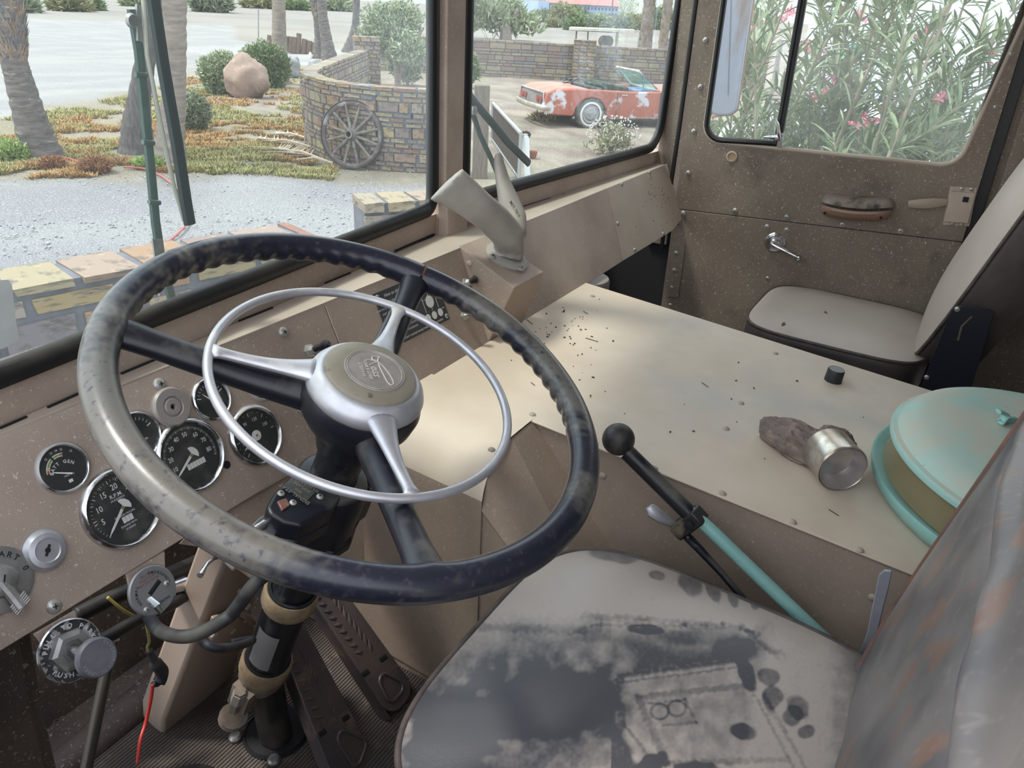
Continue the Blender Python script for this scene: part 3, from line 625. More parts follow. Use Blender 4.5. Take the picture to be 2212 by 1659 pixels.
main = [base-tn*.002, hy(1100, 534, dc.y+.0), hy(1096, 506, .762), hy(1066, 474, .775), hy(1030, 446, .79), hy(996, 420, .81), hy(962, 398, .83)]
ra = [(.034, .034), (.031, .031), (.033, .032), (.036, .027), (.039, .021), (.046, .016), (.055, .011)]
mb.tube(main, ra, 20, flat=(.25, .1, 1))
mb.tube([hy(1106, 508, .768), hy(1108, 468, .782), hy(1098, 430, .80), hy(1086, 390, .82), hy(1078, 352, .835), hy(1076, 330, .84)], [(.031, .031), (.028, .028), (.027, .021), (.023, .014), (.016, .011), (.009, .008)], 20, flat=(1, .2, 0))
o = mb.build('duct_body', DUCT, duct, smooth=180); r_ = o.modifiers.new('r', 'REMESH'); r_.mode = 'VOXEL'; r_.voxel_size = .0035; r_.use_smooth_shade = True; s_ = o.modifiers.new('s', 'SMOOTH'); s_.iterations = 14; s_.factor = .6
mb = MB(); mb.lathe(dc, tn, [(0, 0), (.046, 0), (.046, .0035), (.038, .006), (0, .008)], 32); mb.build('duct_flange', DUCT, duct)
for p in ((1063, 555), (1126, 581)): inst(SM, 'screw', duct, m4(hit(p, tn, tp.dot(tn)+.004), ftn))
mb = MB(); fr = frame((-.55, -.8, .25), (.55, .0, .8)); 
text(mb, 'MST-7810', hy(1112, 452, .735), frame((-.3, -.9, .2), (.75, -.1, .45)), .009, .01, depth=.0005); mb.build('duct_number', mat('duct_ink', (.12, .11, .1), .7), duct, smooth=0)
# ------------------------------------------------------------------ engine cover
def ez(y): return -.62-.083*(.75-y)
ec = thing('engine_cover', 'long tan box shaped engine cover between the seats, dusty flat top', 'engine cover')
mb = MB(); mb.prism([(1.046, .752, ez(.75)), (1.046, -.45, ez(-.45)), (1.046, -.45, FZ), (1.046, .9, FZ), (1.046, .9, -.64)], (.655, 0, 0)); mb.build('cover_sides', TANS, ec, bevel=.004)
mb = MB(); T0 = lambda x, y, d=0: V((x, y, ez(y)+d))
mb.prism([T0(1.038, .50), T0(1.712, .755), T0(1.712, -.45), T0(1.038, -.45)] if 0 else [T0(1.040, .749), T0(1.712, .752), T0(1.712, -.45), T0(1.040, -.45)], (0, 0, .0045)); mb.build('cover_top', DOGT, ec, bevel=.002)
# rounded forward wing that rolls down towards the pedals
def roll(u, v):
    y = .755-.222*v; a = u
    if a < .3: x = 1.06-.085*a/.3; z = 0
    elif a < .7: t = (a-.3)/.4*PI/2; x = .975-.088*math.sin(t); z = -.09*(1-math.cos(t))
    else: x = .887; z = -.09-(a-.7)/.3*.43
    return V((x, y+(.02 if a >= .7 else 0)*0, ez(y)+.0048+z))
mb = MB().grid(roll, 30, 6); P = [roll(i/30, 1) for i in range(31)]
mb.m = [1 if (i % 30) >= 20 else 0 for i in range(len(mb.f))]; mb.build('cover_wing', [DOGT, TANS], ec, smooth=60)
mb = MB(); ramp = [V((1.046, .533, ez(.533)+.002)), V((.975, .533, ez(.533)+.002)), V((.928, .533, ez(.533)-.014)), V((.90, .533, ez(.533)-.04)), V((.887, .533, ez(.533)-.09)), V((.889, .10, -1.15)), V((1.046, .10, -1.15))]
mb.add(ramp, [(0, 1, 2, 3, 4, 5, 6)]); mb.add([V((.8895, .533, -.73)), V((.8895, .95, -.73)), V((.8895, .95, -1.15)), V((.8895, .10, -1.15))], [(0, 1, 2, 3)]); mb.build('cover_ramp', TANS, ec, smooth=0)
for p in ((1062, 972), (1150, 896), (1285, 958), (1413, 1012), (1560, 1066), (1712, 1128), (1857, 1189), (1675, 764), (1600, 871), (1568, 926), (1280, 640)):
    P = hit(p, (0, -.083, 1), -.62-.083*.75+.0045); inst(SMt, 'screw', ec, m4(P, frame((0, -.083, 1), (0, 1, 0))))
for p in ((1172, 1037), (1302, 1027), (1885, 1290)): 
    P = xat(p, 1.045); inst(SMt, 'screw', ec, m4(P, frame((-1, 0, 0), (0, 0, 1))))
# ================================================================== steering wheel
CW = V((.6078, .5192, -.3891)); NW = V((.0071, -.3751, .927)).normalized(); UW = V((1, .0027, -.0066)); UW = (UW-NW*UW.dot(NW)).normalized(); VW = NW.cross(UW)
FWH = Matrix((UW, VW, NW)).transposed()
def W(a, r, h=0): a = R(a); return CW+UW*(r*math.cos(a))+VW*(r*math.sin(a))+NW*h
sw = thing('steering_wheel', 'large black steering wheel with a silver horn ring, dusty rim', 'steering wheel')
g0 = 24.2
def rimf(u, v):
    a = g0+.45+(359.1)*u; c = 2*PI*v; r = .0178; rel = (a-g0) % 360
    # finger grips on the inner underside from the left spoke over the top to the right
    inr = max(0, -math.cos(c)*.8-math.sin(c)*.55)**2*1.15; aa = ((a+180) % 360)-180
    on = 1 if (-52 < aa < 21 or 31 < aa < 124) else 0
    e = 1
    if on:
        lo, hi = (-52, 21) if aa < 26 else (31, 124); e = min(1, (aa-lo)/6, (hi-aa)/6)
    r -= on*e*.0026*inr*(.5+.5*math.cos(R(aa)*68)) if on else 0
    for s_ in (130, 26, -126):
        d = abs(((a-s_+180) % 360)-180)
        if d < 7: r += .0028*(1-d/7)**2*max(0, -math.cos(c))
    p = CW+UW*math.cos(R(a))*(.265+r*math.cos(c))+VW*math.sin(R(a))*(.265+r*math.cos(c))+NW*(r*math.sin(c)); return p
def rimdust(p):
    q = p-CW; a = math.degrees(math.atan2(q.dot(VW), q.dot(UW))) % 360; h = q.dot(NW)/.0178; ro = (math.hypot(q.dot(UW), q.dot(VW))-.265)/.0178
    n1 = noise.noise(p*9); n2 = noise.noise(p*38); n3 = noise.noise(p*160)
    k = [(0, .55), (20, .15), (60, .10), (100, .30), (125, .5), (150, .75), (188, .85), (203, .5), (212, .12), (262, .08), (270, .12), (279, .6), (289, .6), (295, .2), (305, .4), (325, .62), (360, .55)]
    d = lin_(k, a); up = .5+.5*max(-.4, .75*h+.35*ro)
    d = d*(.45+.75*up)+.34*n1+.26*n2+.22*n3
    return (*dm(sm_(.22, .72, d)), 1)
def lin_(k, x):
    for (x0, y0), (x1, y1) in zip(k, k[1:]):
        if x <= x1: return y0+(y1-y0)*(x-x0)/(x1-x0)
    return k[-1][1]
sm_ = lambda a, b, x: (lambda t: t*t*(3-2*t))(max(0, min(1, (x-a)/(b-a))))
def dm(d): return tuple(a*(1-d)+b*d for a, b in zip((.012, .014, .024), (.115, .107, .093)))
mb = MB(); mb.grid(lambda u, v: rimf(u, v), 620, 24); mb.c = [rimdust(V(p)) for p in mb.v]; mb.build('rim', RIM, sw, smooth=180)
MB().tube([W(g0-1, .265), W(g0+1, .265)], .0165, 20).build('rim_gap', mat('rust', (.10, .045, .025), .8), sw)
def spoke(a0, r0, h0, a1, r1, rad, nm, M_, parent, bend=.006, hd=None):
    n_ = 16; P = []; S = []
    p0, p1 = W(a0, r0, h0), W(a1, r1, -.001)
    for i in range(n_+1):
        t = i/n_; P.append(p0.lerp(p1, t)-NW*(bend*math.sin(PI*t))); k = t*(len(rad)-1); j = min(int(k), len(rad)-2); f = k-j; S.append(tuple(rad[j][q]*(1-f)+rad[j+1][q]*f for q in (0, 1)))
    mb = MB().tube(P, S, 18, flat=NW); return mb.build(nm, M_, parent, smooth=60)
for a, b in ((128, 130), (24, 25.5), (-123, -126)):
    spoke(a, .045, -.036, b, .262, [(.019, .0215), (.017, .0195), (.0145, .0175), (.014, .016), (.013, .0165), (.0135, .021)], 'spoke', BLK, sw, .004)
MB().lathe(CW, NW, [(0, -.1), (.034, -.1), (.040, -.075), (.055, -.058), (.066, -.040), (.069, -.022), (.066, -.011), (0, -.011)], 56).build('hub', BLK, sw, smooth=50)
hr = thing('horn_ring', None); hr.parent = sw
mb = MB(); mb.tube([W(i*3, .1673, .001) for i in range(120)], .0052, 14, closed=True); mb.build('ring', SILV, hr, smooth=180)
for a, b in ((129, 131), (26, 26.6), (-124, -122.6)):
    P = []; S = []
    for i in range(15):
        t = i/14; P.append(W(a+(b-a)*t, .056+.109*t, .0-.004*math.sin(PI*t)+.001)); e = (1-t)**3
        S.append((.0052+.005*e, .0066+.013*e+(.005*max(0, (t-.85)/.15)**2)))
    MB().tube(P, S, 16, flat=NW).build('ring_spoke', SILV, hr, smooth=180)
hb = MB().lathe(CW, NW, [(.064, -.012), (.0665, -.008), (.0668, -.003), (.064, .004), (.059, .0105), (.0545, .0145), (.0515, .0145), (.0515, .012)], 64).build('hub_shell', SILV, hr, smooth=60)
cap = MB().lathe(CW, NW, [(.0517, .012), (.0515, .0165), (.049, .0185), (.036, .0198), (0, .0205)], 64).build('horn_button', OLV, sw, smooth=40)
ec0 = CW+NW*.0197+UW*.003+VW*(-.002)
MB().lathe(ec0, NW, [(.0345, 0), (.034, .0012), (.0330, .0014), (.0325, .0008), (.032, .0008), (.0315, .0015), (.0305, .0015), (.030, .0009), (0, .0011)], 64).build('emblem', EMB, cap, smooth=40)
a_ = R(-124); er = UW*math.cos(a_)+VW*math.sin(a_); eu = NW.cross(er); FE = Matrix((er, eu, NW)).transposed()
mb = MB(); E0 = lambda x, y, l=.0012: ec0+FE @ V((x, y, l))
text(mb, 'CAM & LEVER', E0(.001, -.0085), FE, .0052, .02, depth=.0006); text(mb, 'STEERING', E0(.001, -.0155), FE, .0050, .02, depth=.0006)
text(mb, 'oss', E0(.003, -.0005), FE, .0135, .02, .3, 1.0, depth=.0007)
pts = [(-.016, -.007), (-.0165, .0), (-.012, .008), (.000, .013), (.013, .0155), (.022, .015), (.0245, .0115), (.020, .0085), (.010, .0075), (-.004, .0065), (-.016, .0075), (-.0215, .0105), (-.0235, .007), (-.021, .002), (-.0165, .002), (-.014, .0065), (-.0115, .002), (-.007, -.005)]
def cr(P, n=6):
    out = []
    for i in range(len(P)-1):
        a, b, c, d = [V(P[max(0, min(len(P)-1, i+k))]) for k in (-1, 0, 1, 2)]
        for j in range(n): t = j/n; out.append(.5*((2*b)+(c-a)*t+(2*a-5*b+4*c-d)*t*t+(3*b-a-3*c+d)*t**3))
    out.append(V(P[-1])); return out
mb.tube([E0(p[0], p[1], .0013) for p in cr([(x, y, 0) for x, y in pts])], .00075, 6); mb.build('emblem_lettering', EMBL, cap, smooth=40)
# ================================================================== steering column
def CT(t, x=0, y=0): return CW-NW*t+UW*x+VW*y
col = thing('steering_column', 'black steering column tube with two rough tan rings, going down to the floor', 'steering column')
mb = MB(); mb.lathe(CW, -NW, [(0, .07), (.0285, .07), (.0285, .40), (.031, .41), (.031, .60), (0, .60)], 40); mb.build('column_tube', mat('column_black', (.012, .013, .017), .3, dust=(.2, .18, .15), dlo=.55, dhi=.85, ds=14), col)
for t in (.385, .56): MB().lathe(CT(t), -NW, [(.031, .0), (.036, -.002), (.0385, .004), (.0385, .026), (.036, .032), (.031, .034)], 40).build('tan_ring', CORK, col); MB().lathe(CT(t-.001), -NW, [(.030, -.003), (.034, -.003), (.035, .002), (.034, .006)], 40).build('ring_gasket', DARK, col)
st = lambda a, t: CT(t)+(UW*math.cos(a)-NW.cross(UW)*math.sin(a))*.0316
mb = MB(); mb.grid(lambda u, v: CT(.46+.085*v)+(UW*math.cos(2.7+1.15*u)+VW*math.sin(2.7+1.15*u))*.0318, 14, 1); mb.build('silver_patch', mat('sticker', (.30, .29, .29), .5, .2), col)
L0, L1 = CT(.60), V((.640, .775, FZ))
MB().tube([L0-(L1-L0)*.1, L1], .027, 28).build('lower_shaft', mat('shaft_black', (.014, .014, .017), .35, dust=(.12, .10, .08), dlo=.5, dhi=.8, ds=14), col)
mb = MB(); mb.tube([CT(.585), CT(.61), CT(.63)], [.036, .035, .028], 20); mb.box(CT(.63, -.028), (.03, .035, .05), FWH); mb.tube([CT(.60, -.045, .0), CT(.655, -.045, .0)], .009, 6); mb.tube([CT(.68, -.04), CT(.69, -.04)], .022, 16); mb.build('clamp_joint', mat('rusty_cast', (.17, .13, .10), .7, .2, col2=(.28, .24, .2), vs=30, bump=.5), col)
mb = MB(); mb.tube([CT(.605, -.045), CT(.63, -.045)], .0105, 6); mb.build('joint_bolt', SCR, col)
# ------------------------------------------------------------------ turn signal switch
ts = thing('turn_signal_switch', 'black turn signal switch box clamped on the column, with a red lens and chrome lever', 'switch')
def PW(x, y, t): return hit((x, y), NW, (CW-NW*t).dot(NW))
top = [(629, 1027), (660, 1024), (733, 1062), (737, 1075), (722, 1098), (650, 1136), (612, 1128), (582, 1110), (575, 1094), (590, 1066)]
mb = MB(); mb.prism([PW(x, y, .15) for x, y in top], -NW*.03); mb.build('switch_cover', BLK, ts, bevel=.0075, seg=4, smooth=40)
c_ = PW(655, 1080, .15); 
base = [PW(x, y, .15) for x, y in top]; base = [c_+(p-c_)*1.03 for p in base]
mb = MB(); mb.prism([p-NW*.0285 for p in base], -NW*.022); mb.build('switch_base', BLK, ts, bevel=.004, smooth=40)
# lettered plate on the cover
pc_ = [PW(x, y, .1497) for x, y in ((639, 1032), (681, 1065), (662, 1084), (610, 1052))]
sr = (PW(612, 1050, .149)-PW(660, 1082, .149)).normalized(); su = NW.cross(sr); FS = Matrix((sr, su, NW)).transposed()
mb = MB(); mb.prism(pc_, NW*.0008); mb.build('cover_plate', mat('switch_plate', (.07, .068, .058), .6), ts, bevel=.0004)
mb = MB(); o0 = (pc_[0]+pc_[1]+pc_[2]+pc_[3])/4+NW*.001
for i, (s, z) in enumerate((('SIGNAL-STAT', .007), ('900', .0065), ('SIGFLARE', .0055), ('DO NOT FORCE', .0048))): text(mb, s, o0+FS @ V((0, .0105-.0072*i, 0)), FS, z, .02, depth=.0004)
mb.build('cover_lettering', mat('raised_dusty', (.19, .17, .14), .6), ts, smooth=0)
mb = MB(); mb.prism([PW(x, y, .1475) for x, y in ((599, 1082), (619, 1075), (627, 1090), (610, 1102))], -NW*.004); mb.build('red_lens', mat('red_lens', (.17, .035, .03), .3, col2=(.22, .12, .10), vs=60), ts, bevel=.001)
for p in ((607, 1066), (633, 1086), (645, 1032), (691, 1073)): inst(SMs, 'screw', ts, m4(PW(p[0], p[1], .1495), FWH, .7))
mb = MB(); lp = [PW(x, y, .175) for x, y in ((585, 1103), (560, 1118), (537, 1142), (548, 1150), (590, 1160), (607, 1140), (596, 1112))]; mb.prism(lp, -NW*.003)
mb.tube([PW(590, 1118, .172), PW(556, 1140, .172), PW(500, 1190, .19)], .0045, 10)
mb.build('lever_mount', STEEL, ts, bevel=.0008); 
MB().tube([PW(540, 1150, .19), PW(514, 1196, .2), PW(488, 1196, .2), PW(464, 1204, .2), PW(446, 1220, .2), PW(432, 1243, .2)], [(.006, .003), (.008, .0025), (.0075, .0022), (.007, .002), (.006, .002), (.0045, .0035)], 10, flat=NW).build('signal_lever', CHROME, ts)
mb = MB(); mb.lathe(CW, -NW, [(.029, .15), (.043, .155), (.047, .175), (.047, .235), (.04, .25), (.029, .25)], 30); mb.box(CT(.215, .035, -.01), (.045, .05, .05), FWH); mb.tube([CT(.17, .05, -.01), CT(.24, .055, -.02)], .013, 12); mb.tube([CT(.235, .055, -.02), CT(.30, .04, -.02)], .011, 10); mb.prism([PW(x, y, .27) for x, y in ((735, 1120), (770, 1140), (760, 1170), (722, 1195), (690, 1190), (700, 1150))], -NW*.02); mb.build('clamp_body', BLK, ts, bevel=.003)
mb = MB(); P = PW(790, 1013, .17); mb.lathe(P, NW, [(.0, -.02), (.017, -.02), (.019, -.004), (.017, .0), (0, .001)], 30); kb = mb.build('hazard_knob', BLK, ts, label='small round black knob lettered around its edge')
mb = MB(); arctext(mb, 'PARKING', P, FWH, .013, 10, .005, .38, .02, lift=.0013); mb.build('knob_lettering', mat('letter_dusty', (.32, .3, .25), .6), kb, smooth=0)
mb = MB(); mb.tube([PW(742, 1065, .17), PW(735, 1085, .175), PW(722, 1106, .18)], [.008, .007, .0055], 10); mb.build('metal_clip', ALU, ts)
# ================================================================== cables and footwell
def cable(name, pts, r, M_, lab=None, cat='cable', parent=None):
    mb = MB(); mb.tube(cr(pts, 8), r, 10); o = mb.build(name, M_, parent, smooth=180)
    if lab: tag(o, lab, cat)
    return o
Y = lambda x, y, d: yat((x, y), d)
cable('taped_cable', [CT(.30, -.02), Y(560, 1252, .60), Y(515, 1308, .62), Y(490, 1335, .63), Y(430, 1368, .64), Y(385, 1375, .66), Y(345, 1362, .70), Y(325, 1338, .74), Y(318, 1318, .77)], .0082, TAPE, 'thick black taped cable sagging from the column to the valve plate')
cable('thin_cable', [Y(500, 1390, .70), Y(545, 1382, .69), Y(515, 1395, .68), Y(470, 1400, .68), Y(440, 1388, .70), Y(440, 1370, .76)], .006, TAPE, 'short thin black cable curling to the column bracket')
cable('air_hose', [Y(190, 1398, .79), Y(240, 1372, .80), Y(300, 1338, .82), Y(380, 1300, .85), Y(440, 1255, .90), Y(500, 1200, .98)], .0085, RUB, 'black air hose running behind the valve plate to the park knob', 'hose')
cable('air_hose', [Y(165, 1330, .86), Y(230, 1298, .86), Y(300, 1268, .87), Y(370, 1238, .89), Y(430, 1210, .93), Y(470, 1185, 1.0)], .011, RUB, 'thick black air hose just below the dashboard edge', 'hose')
MB().tube([Y(368, 1274, .87), Y(400, 1262, .87)], .0125, 14).build('hose_clamp', STEEL); tag(bpy.data.objects['hose_clamp'], 'ribbed steel clamp on the hose right of the valve plate', 'clamp')
cable('yellow_wire', [Y(232, 1290, .85), Y(262, 1315, .84), Y(290, 1332, .84)], .0022, mat('yellow_wire', (.45, .36, .08), .5), 'short yellow wire behind the protection valve plate', 'wire')
cable('green_wire', [Y(316, 1346, .80), Y(322, 1385, .80), Y(318, 1400, .80), Y(330, 1425, .80)], .0020, mat('pale_wire', (.36, .34, .12), .5), 'pale yellow green wire hanging below the valve plate', 'wire')
cable('taped_splice', [Y(322, 1405, .80), Y(336, 1432, .80), Y(350, 1452, .80), Y(342, 1476, .80), Y(330, 1478, .80)], [.005]*8+[.009]*16+[.004]*9, TAPE, 'lump of black tape joining the hanging wires', 'tape')
cable('red_wire', [Y(330, 1478, .80), Y(326, 1510, .80), Y(315, 1560, .80), Y(303, 1600, .79), Y(297, 1650, .78)], .0026, mat('red_wire', (.55, .05, .04), .4), 'bright red wire hanging towards the floor', 'wire')
# column support pillar
mb = MB(); Yp = lambda x, y, z0=0: hit((x, y), (0, .927, .375), .927*.76-.375*.70+z0)
mb.prism([Yp(500, 1180), Yp(575, 1210), Yp(545, 1330), Yp(500, 1480), Yp(468, 1552), Yp(440, 1590), Yp(352, 1590), Yp(352, 1560)], V((0, .05, .02))); pil = mb.build('column_support', mat('tan_support', (.33, .255, .205), .6, col2=(.39, .31, .25), vs=3, bump=.3, bs=400), bevel=.006); tag(pil, 'sloping tan sheet metal support left of the steering column', 'bracket')
mb = MB(); mb.prism([Yp(455, 1330, -.012), Yp(495, 1318, -.012), Yp(540, 1345, -.012), Yp(530, 1385, -.012), Yp(470, 1395, -.012), Yp(445, 1375, -.012)], V((0, -.012, -.004))); mb.tube([Yp(515, 1318, -.02), Yp(548, 1345, -.03)], .006, 8); mb.build('mount_bracket', TANS, pil, bevel=.002)
for p in ((460, 1370), (500, 1362), (533, 1310), (530, 1285), (505, 1222), (530, 1338)): MB().lathe(Yp(*p, -.022), (0, -.927, -.375), [(0, -.012), (.0065, -.012), (.0065, .004), (.004, .006), (0, .006)], 6).build('bolt', SCR, pil, smooth=0)
# footwell frame left
mb = MB(); Q = lambda x, y, X: xat((x, y), X)
bp = thing('door_post', 'dark brown channel shaped post at the lower left, below the dashboard', 'post')
PL = lambda x, y, d=0: hit((x, y), (.35, .937, 0), .86+d)
mb = MB(); mb.prism([PL(-40, 1300), PL(28, 1300), PL(60, 1500), PL(110, 1700), PL(-10, 1700), PL(-30, 1500)], V((.02, .05, 0))); mb.build('post_web', BROWN, bp, bevel=.003)
mb = MB(); mb.prism([PL(28, 1300, .03), PL(56, 1300, .03), PL(90, 1520, .03), PL(132, 1700, .03), PL(85, 1700, .03), PL(45, 1520, .03)], V((.01, .06, 0))); mb.build('post_flange', BROWN, bp, bevel=.003)
mb = MB(); mb.tube([Y(380, 1450, 1.02), Y(330, 1492, 1.02), Y(215, 1590, 1.02), Y(110, 1680, 1.02)], .030, 16); o = mb.build('heater_duct', BROWN); tag(o, 'dark brown round duct running low across the footwell', 'duct')
mb = MB(); mb.prism([Y(400, 1390, 1.06), Y(400, 1420, 1.06), Y(120, 1655, 1.06), Y(120, 1625, 1.06)], (0, .02, 0)); o = mb.build('frame_rail', BROWN); tag(o, 'dark angled rail above the footwell duct', 'rail')
mb = MB(); mb.tube([Y(245, 1380, .93), Y(215, 1520, .93), Y(180, 1690, .93)], .009, 12); o = mb.build('steel_rod', mat('rod_olive', (.05, .045, .035), .5)); tag(o, 'dull olive rod standing upright in the left footwell', 'rod')
mb = MB(); mb.tube([Y(395, 1500, .98), Y(340, 1560, .98), Y(270, 1650, .98)], .007, 10); o = mb.build('steel_rod', BROWN); tag(o, 'thin dark rod slanting behind the red wire', 'rod')
mb = MB(); mb.lathe(V((.475, .80, FZ+.01)), (0, 0, 1), [(.060, 0), (.062, .01), (.05, .016), (.048, .006), (0, .004)], 40); o = mb.build('dimmer_switch', RUB); tag(o, 'round dark rubber disc on the floor at the bottom edge', 'switch')
mb = MB(); P = Y(28, 1416, .86); mb.ball(P, (.02, .015, .016), 12, 8); mb.tube([P, Y(70, 1425, .86)], .010, 10); mb.lathe(P, (0, -1, .3), [(.012, 0), (.012, .02), (.005, .024), (0, .024)], 6); o = mb.build('valve_fitting', mat('cast_grey', (.12, .12, .13), .5, .3, col2=(.2, .19, .19), vs=50)); tag(o, 'grey cast valve fitting behind the park brake plate', 'fitting')
mb = MB(); mb.ball(V((.34, .68, -1.08)), (.05, .05, .06), 20, 12); o = mb.build('rubber_boot', mat('boot_grey', (.12, .125, .125), .6)); tag(o, 'grey rubber boot at the lower left edge', 'boot')
# ------------------------------------------------------------------ pedals
np_ = V((0, -math.sin(R(48)), math.cos(R(48)))); P0 = zat((740, 1640), -1.12)
def pedal(px, px_rows, holes, tri, lab, extra):
    g = thing('foot_pedal', lab, 'pedal'); D = np_.dot(P0)
    H = lambda p, o=0: hit(p, np_, D+o)
    lp = rloop([H(p) for p in px], [.004, .004, .03, .03], 6); mb = MB(); mb.prism(lp, -np_*.004); mb.prism([H(px[0])-np_*.003, H(px[3])-np_*.003, H(px[3])-np_*.03, H(px[0])-np_*.03], V((.004, 0, 0))); mb.prism([H(px[1])-np_*.003, H(px[2])-np_*.003, H(px[2])-np_*.03, H(px[1])-np_*.03], V((-.004, 0, 0))); mb.build('pedal_plate', PEDAL, g, bevel=.0015)
    a0, a1, b0, b1 = [V((*p, 0)) for p in px_rows]
    mb = MB()
    for i in range(9):
        t = i/8; l = a0.lerp(a1, t); r_ = b0.lerp(b1, t)
        for s, (u0, u1) in enumerate(((.16, .42), (.60, .86))):
            c0 = l.lerp(r_, u0); c1 = l.lerp(r_, u1); dd = (a1-a0)*.02; p0 = H((c0.x, c0.y), .0005); p1 = H((c1.x, c1.y), .0005)
            if s == 0: p0, p1 = H((c0.x-2, c0.y-4), .0005), H((c1.x, c1.y+2), .0005)
            else: c = l.lerp(r_, .70); p0, p1 = H((c.x-2, c.y-14), .0005), H((c.x+4, c.y+14), .0005)
            mb.tube([p0, p0.lerp(p1, .5)+np_*.0006, p1], [(.0003, .0008), (.0018, .0034), (.0003, .0008)], 8, flat=np_)
    mb.build('tread', PEDAL, g, kind=None)
    for p in holes: MB().tube([H((p[0]-7, p[1]+5), .0004), H((p[0]+7, p[1]-5), .0004)], (.0045, .0008), 8, flat=V((.6, .5, .5))).build('pedal_slot', DARK, g)
    q = rloop([H(p, .0005) for p in tri], .012, 5); MB().tube(q, .003, 8, closed=True).build('heel_ridge', PEDAL, g)
    return g
pedal([(585, 1340), (650, 1335), (835, 1680), (722, 1690)], ((600, 1400), (668, 1560), (655, 1375), (745, 1525)), ((697, 1583), (747, 1551)), ((706, 1560), (795, 1600), (770, 1670)), 'dark metal foot pedal with chevron tread, nearer the seat', 0)
pedal([(655, 1262), (735, 1262), (900, 1490), (845, 1555)], ((670, 1300), (760, 1420), (728, 1272), (815, 1385)), ((789, 1454), (828, 1422)), ((805, 1440), (880, 1480), (842, 1525)), 'dark metal foot pedal with chevron tread, beside the engine cover wall', 0)
# ================================================================== gear lever
gl = thing('gear_lever', 'gear lever with black ball knob, black sleeve and turquoise shaft', 'gear lever')
LX = .975; X_ = lambda x, y, X=LX: xat((x, y), X)
k0 = X_(1336, 949); MB().ball(k0, .0245, 28, 18).build('ball_knob', mat('knob_black', (.016, .015, .018), .42, dust=(.13, .115, .09), dlo=.45, dhi=.9, ds=30, dup=0), gl, smooth=180)
s1 = X_(1492, 1112); MB().tube([X_(1354, 976), s1], .0125, 20).build('black_sleeve', BLK, gl)
MB().tube([X_(1482, 1098), X_(1530, 1140), X_(1715, 1318), X_(1790, 1390)], [.0095, .0098, .0102, .0104], 18).build('lever_shaft', TURQ, gl)
ax = (s1-k0).normalized(); cl = X_(1500, 1120); sd = (X_(1452, 1155)-X_(1500, 1110)).normalized(); up_ = ax.cross(sd).normalized(); sd = up_.cross(ax); FC = Matrix((sd, up_, ax)).transposed()
mb = MB(); mb.box(cl+sd*.012, (.052, .03, .024), FC); c = mb.build('clamp_block', mat('clamp_black', (.02, .018, .017), .4, col2=(.2, .16, .11), vs=18, vlo=.55, vhi=.7), gl, bevel=.003)
mb = MB(); mb.lathe(cl+sd*.004-up_*.0155, -up_, [(0, 0), (.008, 0), (.008, .003), (0, .004)], 6); mb.lathe(cl+sd*.004+up_*.0155, up_, [(0, 0), (.008, 0), (.008, .003), (0, .004)], 6); mb.build('clamp_nut', BLK, gl, smooth=0)
rs = thing('range_lever', None); rs.parent = gl
q0 = cl+sd*.032; MB().tube([q0-ax*.0, q0-ax*.012+sd*.004, X_(1428, 1118, .96), X_(1408, 1103, .955), X_(1403, 1094, .955)], [(.006, .006), (.0055, .0055), (.009, .007), (.0105, .006), (.007, .004)], 12).build('selector_paddle', SILV, rs)
MB().tube([q0, q0+ax*.02, X_(1505, 1180, .965), X_(1560, 1240, .965), X_(1620, 1310, .965)], [.006, .007, .0065, .005, .005], 12).build('range_rod', BLK, rs)
# ================================================================== seats
def proj(p): q = V((p.dot(RX), p.dot(DY), p.dot(FW))); return IW/2+F*q.x/q.z, IH/2+F*q.y/q.z
def pad(nm, mats, P, fr, hx, hy, th, crown, e, parent, nr=26, na=120, colf=None, side=.35, split=True, warp=None):
    P = V(P); mb = MB()
    def o2(a): c, s = math.cos(a), math.sin(a); r = (abs(c/hx)**e+abs(s/hy)**e)**(-1/e); return c*r, s*r
    rows = []
    for i in range(nr+1):
        s = 1-(1-i/nr)**1.5; rows.append((s, crown*(1-s**3.2)))
    ns = 7
    for i in range(1, ns+1):
        t = i/ns; rows.append((1+.012*math.sin(PI*t)-.05*t*t, -th*t))
    pts = [P+fr @ V((0, 0, crown))]; F_ = []
    for s, z in rows[1:]:
        for k in range(na):
            a = 2*PI*k/na; x, y = o2(a); x *= s; y *= s; zz = z+(warp(x, y, s) if warp else 0); pts.append(P+fr @ V((x, y, zz)))
    nrw = len(rows)-1
    for k in range(na): F_.append((0, 1+k, 1+(k+1) % na))
    for i in range(nrw-1):
        for k in range(na): a = 1+i*na; F_.append((a+k, a+na+k, a+na+(k+1) % na, a+(k+1) % na))
    mb.add(pts, F_)
    if split: mb.m = [0]*(na*nr)+[1]*(len(F_)-na*nr)
    if colf: mb.c = [colf(p, i <= na*nr) for i, p in enumerate(pts)]
    o = mb.build(nm, mats, parent, smooth=180)
    ring = []
    for k in range(na): a = 2*PI*k/na; x, y = o2(a); ring.append(P+fr @ V((x*1.004, y*1.004, (warp(x, y, 1) if warp else 0)-.001)))
    return o, ring
